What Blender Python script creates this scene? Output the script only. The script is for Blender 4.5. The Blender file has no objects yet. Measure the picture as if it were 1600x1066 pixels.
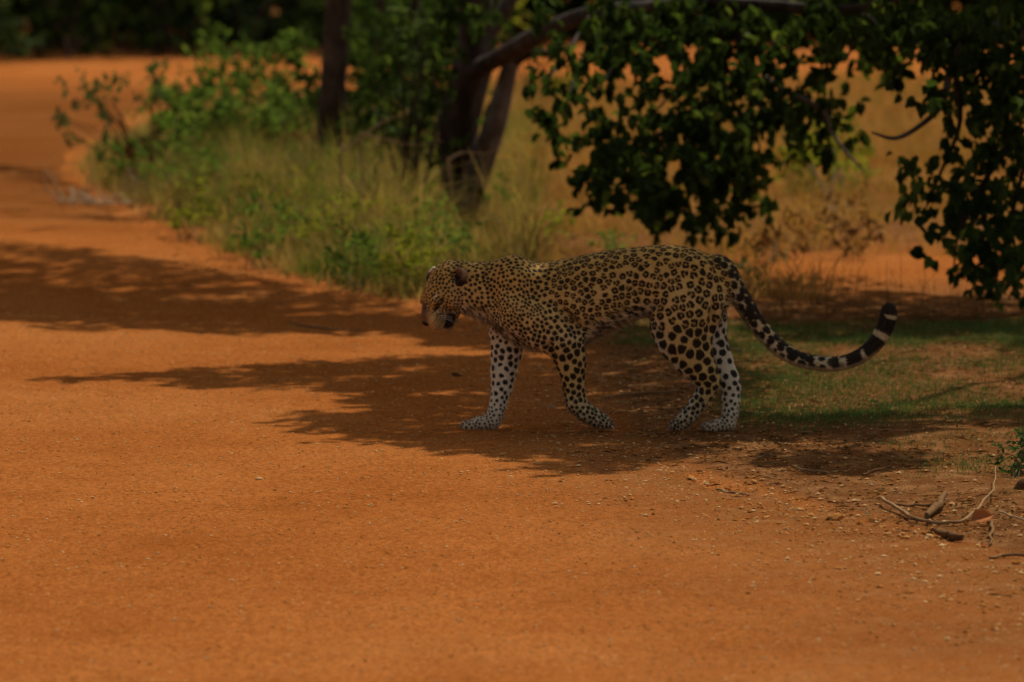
import bpy, math, random
import numpy as np
from mathutils import Vector, Matrix, kdtree

rng = np.random.default_rng(7)
random.seed(7)
SC = bpy.context.scene
COL = SC.collection
R = math.radians

# ------------------------------------------------------------------ camera
CAM_H, CAM_D, TILT, FPX = 2.0, 20.0, 0.08205, 8000.0     # 180 mm lens on a 36 mm frame, 1600 px wide
cam = bpy.data.cameras.new('camera')
camo = bpy.data.objects.new('camera', cam)
COL.objects.link(camo)
camo.location = (0, -CAM_D, CAM_H)
camo.rotation_euler = (math.pi / 2 - TILT, 0, 0)
cam.sensor_width = 36
cam.lens = 180
cam.clip_start = 0.5
cam.clip_end = 3000
cam.dof.use_dof = True
cam.dof.focus_distance = 18.3
cam.dof.aperture_fstop = 3.7
SC.camera = camo

# ------------------------------------------------------------------ sky, sun, exposure
SUN_EL, SUN_AZ = 56.0, 27.0        # the sun stands behind the trees, a little to the right of the view
wd = bpy.data.worlds.new('World'); SC.world = wd; wd.use_nodes = True
nt = wd.node_tree
sky = nt.nodes.new('ShaderNodeTexSky'); sky.sky_type = 'NISHITA'; sky.sun_disc = False
sky.dust_density = 3.0; sky.ozone_density = 0.6
sky.sun_elevation = R(SUN_EL); sky.sun_rotation = R(SUN_AZ)
hs = nt.nodes.new('ShaderNodeHueSaturation'); hs.inputs['Saturation'].default_value = 0.32      # a hazy, milky sky
nt.links.new(sky.outputs[0], hs.inputs['Color']); nt.links.new(hs.outputs[0], nt.nodes['Background'].inputs[0])
nt.nodes['Background'].inputs[1].default_value = 0.07
TO_SUN = np.array([math.sin(R(SUN_AZ)) * math.cos(R(SUN_EL)), math.cos(R(SUN_AZ)) * math.cos(R(SUN_EL)), math.sin(R(SUN_EL))])
sl = bpy.data.lights.new('sun', 'SUN'); sl.energy = 3.6; sl.angle = R(0.55); sl.color = (1.0, 0.93, 0.82)
slo = bpy.data.objects.new('sun', sl); COL.objects.link(slo)
slo.rotation_euler = Vector(-TO_SUN).to_track_quat('-Z', 'Y').to_euler()
slo.location = (6, 12, 20)
SC.view_settings.view_transform = 'Standard'
SC.view_settings.look = 'None'
SC.view_settings.exposure = 0.08
SC.view_settings.gamma = 1.0
SC.render.engine = 'CYCLES'
SC.cycles.use_denoising = True
SC.cycles.max_bounces = 6
SC.cycles.transmission_bounces = 4

# ------------------------------------------------------------------ measuring
ct, st = math.cos(TILT), math.sin(TILT)
def ray(px, py):
    a = (px - 800) / FPX; b = (533 - py) / FPX
    return np.array([a, ct + b * st, -st + b * ct])
def P(px, py, Y):
    """the point at depth plane y = Y (metres beyond the animal) on the line of sight of a measured spot"""
    d = ray(px, py); t = (Y + CAM_D) / d[1]
    return np.array([0, -CAM_D, CAM_H]) + d * t
def G(px, py):
    d = ray(px, py); t = -CAM_H / d[2]
    return np.array([0, -CAM_D, CAM_H]) + d * t
def ppm(Y):                       # photograph pixels per metre at a depth
    return FPX / (Y + CAM_D)

def vnoise(x, y, z=0.0, seed=0):
    """cheap smooth pseudo noise, about -1..1"""
    s = seed * 1.37
    return (np.sin(x * 1.0 + 1.7 * np.sin(y * 0.9 + s) + s) + np.sin(y * 1.13 + 1.3 * np.sin(z * 1.1 + x * 0.7 + s) + 2 * s)
            + np.sin((x + y) * 0.71 + z * 1.21 + 1.9 * np.sin(x * 0.5 - y * 0.6 + s))) / 3.0

# road edge on the verge side, x as a function of y
EDGE_PX = [(1900, 1040), (1760, 960), (1600, 885), (1450, 838), (1250, 785), (1060, 730), (960, 680), (900, 610), (800, 535),
           (660, 482), (500, 462), (330, 408), (180, 330), (112, 290)]
ed = np.array([G(*p)[:2] for p in EDGE_PX])
ed = np.vstack([[[6.0, -14.0]], ed, [[-3.6, 20.5], [-3.9, 26], [-3.9, 33], [-3.2, 38], [0.5, 41.5], [14, 45], [60, 55]]])
def road_edge(y):
    return np.interp(y, ed[:, 1], ed[:, 0])
def road_dist(x, y):
    """> 0 on the road"""
    d1 = (road_edge(y) - x) * 0.75
    far = 53.0 + 0.25 * (x + 7) * (x < 4) + 0.30 * np.maximum(x - 4, 0) * 0 - y
    return np.minimum(d1, far)
def height(x, y):
    off = np.clip(-road_dist(x, y) / 0.6, 0, 1)
    z = off * (0.022 + 0.022 * vnoise(x * 2.1, y * 1.7, 0, 1) + 0.012 * vnoise(x * 6.3, y * 5.1, 0, 2))
    leg = np.exp(-((x - 0.6) ** 2 / 0.5 + y ** 2 / 0.3))
    return z * (1 - leg)

# ------------------------------------------------------------------ mesh helpers
def mesh(name, verts, faces, mat, parent=None, attrs=None, smooth=False):
    """verts Nx3, faces MxK (or a list of such arrays) -> ONE mesh object"""
    verts = np.asarray(verts, dtype=np.float32)
    fl = faces if isinstance(faces, list) else [faces]
    fl = [np.asarray(f, dtype=np.int32) for f in fl if len(f)]
    me = bpy.data.meshes.new(name)
    me.vertices.add(len(verts)); me.vertices.foreach_set('co', verts.ravel())
    loops = np.concatenate([f.ravel() for f in fl])
    sizes = np.concatenate([np.full(len(f), f.shape[1], dtype=np.int32) for f in fl])
    starts = np.concatenate([[0], np.cumsum(sizes)[:-1]]).astype(np.int32)
    me.loops.add(len(loops)); me.loops.foreach_set('vertex_index', loops)
    me.polygons.add(len(sizes)); me.polygons.foreach_set('loop_start', starts)
    me.polygons.foreach_set('use_smooth', np.full(len(sizes), smooth))
    me.update(calc_edges=True)
    for k, v in (attrs or {}).items():
        v = np.asarray(v, dtype=np.float32)
        if v.ndim == 1:
            a = me.attributes.new(k, 'FLOAT', 'POINT'); a.data.foreach_set('value', v)
        else:
            if v.shape[1] == 3: v = np.hstack([v, np.ones((len(v), 1), np.float32)])
            a = me.attributes.new(k, 'FLOAT_COLOR', 'POINT'); a.data.foreach_set('color', v.ravel())
    me.validate(clean_customdata=False)
    o = bpy.data.objects.new(name, me); COL.objects.link(o)
    if mat: me.materials.append(mat)
    if parent: o.parent = parent
    return o
def recentre(o, loc):
    """move a mesh object's origin to loc without moving the mesh"""
    loc = Vector(loc)
    o.data.transform(Matrix.Translation(-loc)); o.location = loc
def tag(o, label=None, cat=None, group=None, kind=None):
    if label: o['label'] = label
    if cat: o['category'] = cat
    if group: o['group'] = group
    if kind: o['kind'] = kind
    return o
def thing(name, label, cat, group=None):
    o = bpy.data.objects.new(name, None); COL.objects.link(o); o.empty_display_size = 0.1
    return tag(o, label, cat, group)

class MB:
    """collects shapes for one mesh"""
    def __init__(s): s.v = []; s.f = {}; s.n = 0; s.a = []
    def add(s, v, f, a=None):
        v = np.asarray(v, float); f = np.asarray(f, int)
        s.v.append(v); s.f.setdefault(f.shape[1], []).append(f + s.n); s.n += len(v)
        s.a.append(np.full(len(v), 0.5) if a is None else np.broadcast_to(np.asarray(a, float), (len(v),)))
    def build(s, name, mat, parent=None, smooth=False):
        fs = [np.vstack(x) for x in s.f.values()]
        return mesh(name, np.vstack(s.v), fs, mat, parent, {'tint': np.concatenate(s.a)}, smooth)
def smooth_path(pts, rad, n=6):
    pts = np.asarray(pts, float); rad = np.asarray(rad, float)
    if len(pts) < 3: n = max(n, 2)
    t = np.arange(len(pts)); tt = np.linspace(0, len(pts) - 1, (len(pts) - 1) * n + 1)
    m = np.gradient(pts, axis=0) if len(pts) > 1 else pts * 0
    i = np.clip(tt.astype(int), 0, len(pts) - 2); u = (tt - i)[:, None]
    h00 = 2 * u ** 3 - 3 * u ** 2 + 1; h10 = u ** 3 - 2 * u ** 2 + u; h01 = -2 * u ** 3 + 3 * u ** 2; h11 = u ** 3 - u ** 2
    return h00 * pts[i] + h10 * m[i] + h01 * pts[i + 1] + h11 * m[i + 1], np.interp(tt, t, rad)
def tube(mb, pts, rad, sides=8, sub=5, rough=0.0, seed=0, tint=0.5):
    p, r = smooth_path(pts, rad, sub)
    d = np.gradient(p, axis=0); d /= np.linalg.norm(d, axis=1)[:, None] + 1e-9
    ref = np.array([0.31, 0.85, 0.42])
    a = np.cross(d, ref); a /= np.linalg.norm(a, axis=1)[:, None] + 1e-9
    b = np.cross(d, a)
    th = np.linspace(0, 2 * np.pi, sides, endpoint=False)
    L = np.cumsum(np.r_[0, np.linalg.norm(np.diff(p, axis=0), axis=1)])
    rr = r[:, None] * np.ones(sides)[None]
    if rough:
        rr = rr * (1 + rough * (vnoise(L[:, None] * 4 + seed, np.cos(th)[None] * 2.2 + seed, np.sin(th)[None] * 2.2, 3)
                                + 0.6 * np.sin(th * 3 + L[:, None] * 1.3 + seed)))
    v = p[:, None] + rr[..., None] * (np.cos(th)[None, :, None] * a[:, None] + np.sin(th)[None, :, None] * b[:, None])
    n = len(p); idx = np.arange(n * sides).reshape(n, sides)
    q = np.stack([idx[:-1], np.roll(idx[:-1], -1, 1), np.roll(idx[1:], -1, 1), idx[1:]], -1).reshape(-1, 4)
    mb.add(v.reshape(-1, 3), q, tint)
    for ring, flip in ((0, 1), (n - 1, 0)):
        c = np.vstack([v[ring], p[ring][None]]); k = np.arange(sides)
        t = np.stack([k, np.roll(k, -1), np.full(sides, sides)], 1)
        mb.add(c, t[:, ::-1] if flip else t, tint)
    return p

def sm(a, b, x):
    t = np.clip((x - a) / (b - a), 0, 1); return t * t * (3 - 2 * t)
def unit(v): return v / (np.linalg.norm(v, axis=-1, keepdims=True) + 1e-9)
def leaves_np(c, d, nrm, L, W, fold=0.25):
    """leaf blades: c base, d direction, nrm face normal, L length, W width -> verts, quads"""
    d = unit(d); s = unit(np.cross(d, nrm)); n = unit(np.cross(s, d))
    L = L[:, None]; W = W[:, None]
    tip = c + d * L - n * L * 0.12
    l1 = c + d * L * 0.30 + s * W * 0.46 + n * W * fold; l2 = c + d * L * 0.68 + s * W * 0.40 + n * W * fold * 0.7
    r1 = c + d * L * 0.30 - s * W * 0.46 + n * W * fold; r2 = c + d * L * 0.68 - s * W * 0.40 + n * W * fold * 0.7
    v = np.stack([c, l1, l2, tip, r2, r1], 1).reshape(-1, 3)
    k = np.arange(len(c))[:, None] * 6
    q = np.concatenate([k + np.array([[0, 1, 2, 3]]), k + np.array([[0, 3, 4, 5]])], 0)
    return v, q
def sprays(centres, n_leaf, length, leafL, leafW, droop=0.5, seed=0):
    """twigs of leaves around spray centres -> leaf arrays and twig lines"""
    r = np.random.default_rng(seed)
    N = len(centres)
    td = unit(r.normal(size=(N, 3)) + np.array([0, 0, -droop]))
    t = r.random((N, n_leaf))
    pos = centres[:, None] + td[:, None] * (t[..., None] - 0.5) * length + np.array([0, 0, -0.12 * length * droop]) * (t[..., None] ** 2)
    pos += r.normal(size=pos.shape) * length * 0.05
    ld = unit(td[:, None] * 0.7 + r.normal(size=(N, n_leaf, 3)) * 0.75 + np.array([0, 0, -droop]))
    nm = unit(r.normal(size=(N, n_leaf, 3)) * 0.75 + np.array([0, 0, 1.0]))
    pos = pos.reshape(-1, 3)
    s = r.uniform(0.65, 1.15, len(pos))
    v, q = leaves_np(pos, ld.reshape(-1, 3), nm.reshape(-1, 3), leafL * s, leafW * s * r.uniform(0.8, 1.1, len(pos)))
    tint = np.repeat(np.clip(r.normal(0.5, 0.22, len(pos)) + np.repeat(r.normal(0, 0.13, N), n_leaf), 0, 1), 6)
    return v, q, tint, td
def blades(pos, hgt, wid, lean, seed=0, bend=0.5):
    """grass blades, five vertices each"""
    r = np.random.default_rng(seed); N = len(pos)
    az = r.uniform(0, 2 * np.pi, N); az2 = r.uniform(0, 2 * np.pi, N)
    ld = np.stack([np.cos(az), np.sin(az), 0 * az], 1); s = np.stack([np.cos(az2), np.sin(az2), 0 * az], 1)
    ln = (lean * np.abs(r.normal(0.7, 0.5, N)))[:, None]
    h = hgt[:, None]; w = wid[:, None]
    up = np.array([0, 0, 1.0])
    m = pos + up * h * 0.55 + ld * h * ln * 0.35
    tip = pos + up * h * (1 - 0.35 * np.minimum(ln, 1.2)) + ld * h * ln * (0.6 + bend)
    v = np.stack([pos - s * w * 0.5, pos + s * w * 0.5, m + s * w * 0.38, m - s * w * 0.38, tip], 1).reshape(-1, 3)
    k = np.arange(N)[:, None] * 5
    return v, [k + np.array([[0, 1, 2, 3]]), k + np.array([[3, 2, 4]])]

# ------------------------------------------------------------------ materials
def nodes(name):
    m = bpy.data.materials.new(name); m.use_nodes = True
    t = m.node_tree; t.nodes.clear()
    return m, t, t.nodes, t.links
def ramp(N, stops):
    r = N.new('ShaderNodeValToRGB'); e = r.color_ramp.elements
    e[0].position, e[0].color = stops[0][0], (*stops[0][1], 1)
    e[1].position, e[1].color = stops[-1][0], (*stops[-1][1], 1)
    for p, c in stops[1:-1]:
        x = e.new(p); x.color = (*c, 1)
    return r
def noise(N, L, vec, scale, detail=4, rough=0.6):
    n = N.new('ShaderNodeTexNoise'); n.inputs['Scale'].default_value = scale
    n.inputs['Detail'].default_value = detail; n.inputs['Roughness'].default_value = rough
    if vec is not None: L.new(vec, n.inputs['Vector'])
    return n
def mixc(N, L, a, b, fac, mode='MIX'):
    m = N.new('ShaderNodeMix'); m.data_type = 'RGBA'; m.blend_type = mode
    for sock, val in ((m.inputs[6], a), (m.inputs[7], b), (m.inputs[0], fac)):
        if hasattr(val, 'links') or hasattr(val, 'is_linked'): L.new(val, sock)
        elif isinstance(val, tuple): sock.default_value = (*val, 1)
        else: sock.default_value = val
    return m.outputs[2]
def leaf_mat(name, stops, trans=0.35, gloss=0.06, rough=0.45):
    m, t, N, L = nodes(name)
    at = N.new('ShaderNodeAttribute'); at.attribute_name = 'tint'
    rp = ramp(N, stops); L.new(at.outputs['Fac'], rp.inputs[0])
    df = N.new('ShaderNodeBsdfDiffuse'); L.new(rp.outputs[0], df.inputs[0])
    tr = N.new('ShaderNodeBsdfTranslucent')
    L.new(mixc(N, L, rp.outputs[0], (1.0, 1.0, 0.45), 1.0, 'MULTIPLY'), tr.inputs[0])
    mx = N.new('ShaderNodeMixShader'); mx.inputs[0].default_value = trans
    L.new(df.outputs[0], mx.inputs[1]); L.new(tr.outputs[0], mx.inputs[2])
    out = mx
    if gloss:
        gl = N.new('ShaderNodeBsdfGlossy'); gl.inputs['Roughness'].default_value = rough
        gl.inputs[0].default_value = (0.8, 0.85, 0.8, 1)
        m2 = N.new('ShaderNodeMixShader'); m2.inputs[0].default_value = gloss
        L.new(mx.outputs[0], m2.inputs[1]); L.new(gl.outputs[0], m2.inputs[2]); out = m2
    o = N.new('ShaderNodeOutputMaterial'); L.new(out.outputs[0], o.inputs[0])
    return m
def bark_mat(name, dark, light, scale=9.0):
    m, t, N, L = nodes(name)
    tc = N.new('ShaderNodeTexCoord'); mp = N.new('ShaderNodeMapping'); mp.inputs['Scale'].default_value = (1, 1, 0.35)
    L.new(tc.outputs['Object'], mp.inputs[0])
    n1 = noise(N, L, mp.outputs[0], scale, 8, 0.7); n2 = noise(N, L, tc.outputs['Object'], 2.3, 4, 0.6)
    rp = ramp(N, [(0.35, dark), (0.52, tuple(0.5 * (a + b) for a, b in zip(dark, light))), (0.68, light)])
    L.new(n1.outputs[0], rp.inputs[0])
    rp2 = ramp(N, [(0.40, (0.55, 0.5, 0.45)), (0.62, (1.25, 1.25, 1.25))]); L.new(n2.outputs[0], rp2.inputs[0])
    b = N.new('ShaderNodeBsdfPrincipled'); b.inputs['Roughness'].default_value = 0.9
    b.inputs['Specular IOR Level'].default_value = 0.2
    L.new(mixc(N, L, rp.outputs[0], rp2.outputs[0], 1.0, 'MULTIPLY'), b.inputs['Base Color'])
    bp = N.new('ShaderNodeBump'); bp.inputs['Strength'].default_value = 1.0; bp.inputs['Distance'].default_value = 0.05
    L.new(n1.outputs[0], bp.inputs['Height']); L.new(bp.outputs[0], b.inputs['Normal'])
    o = N.new('ShaderNodeOutputMaterial'); L.new(b.outputs[0], o.inputs[0])
    return m
def earth_mat(name, verge):
    m, t, N, L = nodes(name)
    tc = N.new('ShaderNodeTexCoord'); v = tc.outputs['Object']
    big = noise(N, L, v, 0.55, 4, 0.55); mid = noise(N, L, v, 3.2, 5, 0.6); fine = noise(N, L, v, 55, 5, 0.75); grit = noise(N, L, v, 160, 3, 0.75)
    c1 = ramp(N, [(0.32, (0.345, 0.103, 0.021)), (0.50, (0.40, 0.126, 0.027)), (0.68, (0.435, 0.150, 0.036))]); L.new(big.outputs[0], c1.inputs[0])
    c2 = ramp(N, [(0.25, (0.88, 0.85, 0.83)), (0.50, (1.0, 1.0, 1.0)), (0.75, (1.07, 1.09, 1.12))]); L.new(mid.outputs[0], c2.inputs[0])
    c3 = ramp(N, [(0.38, (0.44, 0.38, 0.34)), (0.48, (0.96, 0.95, 0.94)), (0.62, (1.36, 1.44, 1.60))]); L.new(fine.outputs[0], c3.inputs[0])
    c4 = ramp(N, [(0.36, (0.45, 0.40, 0.36)), (0.47, (0.97, 0.97, 0.97)), (0.58, (1.06, 1.07, 1.08)), (0.70, (1.7, 1.9, 2.3))]); L.new(grit.outputs[0], c4.inputs[0])
    col = mixc(N, L, c1.outputs[0], c2.outputs[0], 1.0, 'MULTIPLY')
    col = mixc(N, L, col, c3.outputs[0], 0.75, 'MULTIPLY')
    col = mixc(N, L, col, c4.outputs[0], 0.75, 'MULTIPLY')
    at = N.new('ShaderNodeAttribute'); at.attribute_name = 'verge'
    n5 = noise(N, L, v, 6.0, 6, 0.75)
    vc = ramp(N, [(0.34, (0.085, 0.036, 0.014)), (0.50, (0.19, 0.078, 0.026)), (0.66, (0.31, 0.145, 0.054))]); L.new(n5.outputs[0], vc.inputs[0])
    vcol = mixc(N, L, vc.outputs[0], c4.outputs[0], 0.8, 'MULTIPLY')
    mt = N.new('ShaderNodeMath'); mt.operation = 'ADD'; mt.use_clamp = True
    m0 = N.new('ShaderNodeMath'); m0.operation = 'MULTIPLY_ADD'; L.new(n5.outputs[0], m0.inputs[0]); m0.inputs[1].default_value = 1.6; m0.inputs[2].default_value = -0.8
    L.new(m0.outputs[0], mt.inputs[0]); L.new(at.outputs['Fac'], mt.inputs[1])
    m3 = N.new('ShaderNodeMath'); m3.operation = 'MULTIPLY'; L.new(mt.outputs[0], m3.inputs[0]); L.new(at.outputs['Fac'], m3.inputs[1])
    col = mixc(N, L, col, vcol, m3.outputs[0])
    shd = N.new('ShaderNodeAttribute'); shd.attribute_name = 'painted_shade'
    col = mixc(N, L, col, (0.50, 0.53, 0.58), shd.outputs['Fac'], 'MULTIPLY')      # shade round the road bend, painted into the earth colour
    b = N.new('ShaderNodeBsdfPrincipled'); b.inputs['Roughness'].default_value = 1.0; b.inputs['Specular IOR Level'].default_value = 0.0
    L.new(col, b.inputs['Base Color'])
    b1 = N.new('ShaderNodeBump'); b1.inputs['Strength'].default_value = 0.8; b1.inputs['Distance'].default_value = 0.016
    L.new(fine.outputs[0], b1.inputs['Height'])
    b2 = N.new('ShaderNodeBump'); b2.inputs['Strength'].default_value = 0.5; b2.inputs['Distance'].default_value = 0.006
    L.new(grit.outputs[0], b2.inputs['Height']); L.new(b1.outputs[0], b2.inputs['Normal'])
    L.new(b2.outputs[0], b.inputs['Normal'])
    o = N.new('ShaderNodeOutputMaterial'); L.new(b.outputs[0], o.inputs[0])
    return m
def plain_mat(name, stops, rough=0.85, spec=0.2, scale=30.0, attr=True):
    m, t, N, L = nodes(name)
    tc = N.new('ShaderNodeTexCoord')
    n = noise(N, L, tc.outputs['Object'], scale, 5, 0.65)
    rp = ramp(N, stops)
    if attr:
        at = N.new('ShaderNodeAttribute'); at.attribute_name = 'tint'
        mm = N.new('ShaderNodeMath'); mm.operation = 'MULTIPLY_ADD'
        L.new(n.outputs[0], mm.inputs[0]); mm.inputs[1].default_value = 0.5; 
        m2 = N.new('ShaderNodeMath'); m2.operation = 'SUBTRACT'; L.new(at.outputs['Fac'], m2.inputs[0]); m2.inputs[1].default_value = 0.25
        L.new(m2.outputs[0], mm.inputs[2]); L.new(mm.outputs[0], rp.inputs[0])
    else: L.new(n.outputs[0], rp.inputs[0])
    b = N.new('ShaderNodeBsdfPrincipled'); b.inputs['Roughness'].default_value = rough; b.inputs['Specular IOR Level'].default_value = spec
    L.new(rp.outputs[0], b.inputs['Base Color'])
    bp = N.new('ShaderNodeBump'); bp.inputs['Strength'].default_value = 0.5; bp.inputs['Distance'].default_value = 0.004
    L.new(n.outputs[0], bp.inputs['Height']); L.new(bp.outputs[0], b.inputs['Normal'])
    o = N.new('ShaderNodeOutputMaterial'); L.new(b.outputs[0], o.inputs[0])
    return m
def fur_mat(name, rough=0.75):
    m, t, N, L = nodes(name)
    at = N.new('ShaderNodeAttribute'); at.attribute_name = 'fur'
    tc = N.new('ShaderNodeTexCoord')
    n = noise(N, L, tc.outputs['Object'], 260, 3, 0.7)
    rp = ramp(N, [(0.3, (0.72, 0.70, 0.68)), (0.7, (1.22, 1.22, 1.22))]); L.new(n.outputs[0], rp.inputs[0])
    b = N.new('ShaderNodeBsdfPrincipled'); b.inputs['Roughness'].default_value = rough; b.inputs['Specular IOR Level'].default_value = 0.12
    b.inputs['Sheen Weight'].default_value = 0.0; b.inputs['Sheen Roughness'].default_value = 0.5
    L.new(mixc(N, L, at.outputs['Color'], rp.outputs[0], 0.8, 'MULTIPLY'), b.inputs['Base Color'])
    bp = N.new('ShaderNodeBump'); bp.inputs['Strength'].default_value = 0.35; bp.inputs['Distance'].default_value = 0.003
    L.new(n.outputs[0], bp.inputs['Height']); L.new(bp.outputs[0], b.inputs['Normal'])
    o = N.new('ShaderNodeOutputMaterial'); L.new(b.outputs[0], o.inputs[0])
    return m

M = {}
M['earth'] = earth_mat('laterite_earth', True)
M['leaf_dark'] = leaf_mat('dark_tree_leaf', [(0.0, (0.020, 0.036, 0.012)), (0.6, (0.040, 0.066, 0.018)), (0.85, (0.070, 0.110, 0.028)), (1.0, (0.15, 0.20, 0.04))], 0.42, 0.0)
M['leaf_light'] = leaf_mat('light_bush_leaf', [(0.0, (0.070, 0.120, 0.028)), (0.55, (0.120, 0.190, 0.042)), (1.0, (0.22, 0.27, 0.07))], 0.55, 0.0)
M['leaf_yellow'] = leaf_mat('yellow_green_leaf', [(0.0, (0.14, 0.17, 0.022)), (0.6, (0.23, 0.24, 0.035)), (1.0, (0.30, 0.26, 0.05))], 0.55, 0.0)
M['leaf_grey'] = leaf_mat('grey_green_leaf', [(0.0, (0.04, 0.075, 0.030)), (0.6, (0.075, 0.120, 0.050)), (1.0, (0.13, 0.17, 0.08))], 0.4, 0.0)
M['leaf_red'] = leaf_mat('dead_red_leaf', [(0.0, (0.10, 0.035, 0.018)), (0.6, (0.22, 0.075, 0.030)), (1.0, (0.34, 0.14, 0.06))], 0.25, 0.0)
M['leaf_orange'] = leaf_mat('orange_dead_leaf', [(0.0, (0.30, 0.09, 0.03)), (0.6, (0.48, 0.17, 0.06)), (1.0, (0.60, 0.26, 0.10))], 0.25, 0.0)
M['grass_tall'] = leaf_mat('tall_grass_blade', [(0.0, (0.085, 0.130, 0.030)), (0.25, (0.160, 0.175, 0.045)), (0.45, (0.310, 0.225, 0.080)), (0.75, (0.420, 0.250, 0.100)), (1.0, (0.560, 0.400, 0.200))], 0.5, 0.0)
M['grass_dry'] = leaf_mat('dry_grass_blade', [(0.0, (0.20, 0.18, 0.05)), (0.35, (0.36, 0.205, 0.066)), (0.7, (0.47, 0.245, 0.082)), (1.0, (0.55, 0.34, 0.14))], 0.35, 0.0)
M['grass_short'] = leaf_mat('short_grass_blade', [(0.0, (0.050, 0.105, 0.026)), (0.5, (0.095, 0.165, 0.045)), (0.75, (0.18, 0.19, 0.065)), (1.0, (0.32, 0.21, 0.09))], 0.3, 0.0)
M['litter'] = leaf_mat('leaf_litter', [(0.0, (0.06, 0.030, 0.014)), (0.5, (0.20, 0.10, 0.035)), (0.85, (0.36, 0.22, 0.10)), (1.0, (0.48, 0.38, 0.24))], 0.1, 0.0)
M['stalk'] = plain_mat('green_stalk', [(0.2, (0.09, 0.09, 0.03)), (0.8, (0.22, 0.17, 0.07))], 0.9, 0.1, 30)
M['bark_dark'] = bark_mat('dark_bark', (0.022, 0.014, 0.009), (0.105, 0.074, 0.052))
M['bark_grey'] = bark_mat('grey_lichen_bark', (0.060, 0.045, 0.032), (0.26, 0.22, 0.175), 7.0)
M['bark_brown'] = bark_mat('brown_bark', (0.040, 0.026, 0.017), (0.150, 0.105, 0.070))
M['dead_wood'] = plain_mat('bleached_dead_wood', [(0.15, (0.10, 0.05, 0.022)), (0.55, (0.27, 0.155, 0.070)), (0.95, (0.50, 0.37, 0.22))], 1.0, 0.0, 45)
M['stone'] = plain_mat('laterite_stone', [(0.2, (0.30, 0.11, 0.025)), (0.55, (0.48, 0.20, 0.050)), (0.9, (0.62, 0.40, 0.18))], 1.0, 0.0, 55)
M['fur'] = fur_mat('leopard_fur')
M['eye'] = plain_mat('wet_eye', [(0.2, (0.03, 0.02, 0.008)), (0.8, (0.10, 0.07, 0.02))], 0.12, 0.6, 20, False)
M['horn'] = plain_mat('whisker_horn', [(0.2, (0.55, 0.50, 0.42)), (0.8, (0.75, 0.70, 0.62))], 0.5, 0.4, 20, False)

# ------------------------------------------------------------------ ground and road
def axis(dense, far):
    x = list(dense); s = dense[1] - dense[0]; a = dense[-1]
    while a < far[1]: s *= 1.25; a += s; x.append(a)
    s = dense[1] - dense[0]; a = dense[0]; lo = []
    while a > far[0]: s *= 1.25; a -= s; lo.append(a)
    return np.array(lo[::-1] + x)
def grid(xs, ys):
    X, Y = np.meshgrid(xs, ys, indexing='ij')
    i = np.arange(X.size).reshape(X.shape)
    q = np.stack([i[:-1, :-1], i[1:, :-1], i[1:, 1:], i[:-1, 1:]], -1).reshape(-1, 4)
    return X.ravel(), Y.ravel(), q
gx, gy, gq = grid(axis(np.arange(-3.2, 3.6, 0.05), (-900, 900)), axis(np.arange(-9, 16, 0.05), (-40, 1500)))
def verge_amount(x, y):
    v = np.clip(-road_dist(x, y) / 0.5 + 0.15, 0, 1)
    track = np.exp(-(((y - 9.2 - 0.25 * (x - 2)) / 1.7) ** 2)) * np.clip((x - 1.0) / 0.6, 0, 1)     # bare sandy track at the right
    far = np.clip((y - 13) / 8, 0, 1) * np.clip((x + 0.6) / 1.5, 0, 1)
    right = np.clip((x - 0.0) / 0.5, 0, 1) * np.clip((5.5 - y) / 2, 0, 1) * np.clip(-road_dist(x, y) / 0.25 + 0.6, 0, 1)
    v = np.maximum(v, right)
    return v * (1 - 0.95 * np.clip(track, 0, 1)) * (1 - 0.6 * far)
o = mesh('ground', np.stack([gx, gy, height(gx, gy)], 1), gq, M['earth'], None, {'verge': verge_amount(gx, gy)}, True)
tag(o, kind='structure')
rx, ry, rq = grid(np.concatenate([np.arange(-60, -4, 1.0), np.arange(-4, 3.2, 0.05), np.arange(3.2, 40, 1.0)]), np.concatenate([np.arange(-18, 20, 0.05), np.arange(20, 58, 0.4)]))
rdist = road_dist(rx, ry) + 0.10 * vnoise(rx * 5, ry * 4, 0, 5) + 0.05 * vnoise(rx * 14, ry * 11, 0, 6)
keep = (rdist > -0.12)[rq].all(1)
rq = rq[keep]; used = np.unique(rq); remap = np.full(len(rx), -1); remap[used] = np.arange(len(used))
rz = height(rx, ry) + np.clip(rdist * 0.06, -0.007, 0.006) + 0.0015 * vnoise(rx * 7, ry * 6, 0, 8) + 0.0012 * vnoise(rx * 17, ry * 15, 0, 9)
o = mesh('dirt_road', np.stack([rx, ry, rz], 1)[used], remap[rq], M['earth'], None, {'verge': np.maximum(0.25 * np.clip(1 - rdist[used] / 0.5, 0, 1), 0.80 * np.clip(1.05 - rdist[used] / 1.9, 0, 1) * np.clip((rx[used] + 0.5) / 0.9, 0, 1) * (ry[used] < 2)), 'painted_shade': sm(11, 17, ry[used]) * sm(47, 36, ry[used]) * 0.9}, True)
tag(o, kind='structure')
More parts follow.
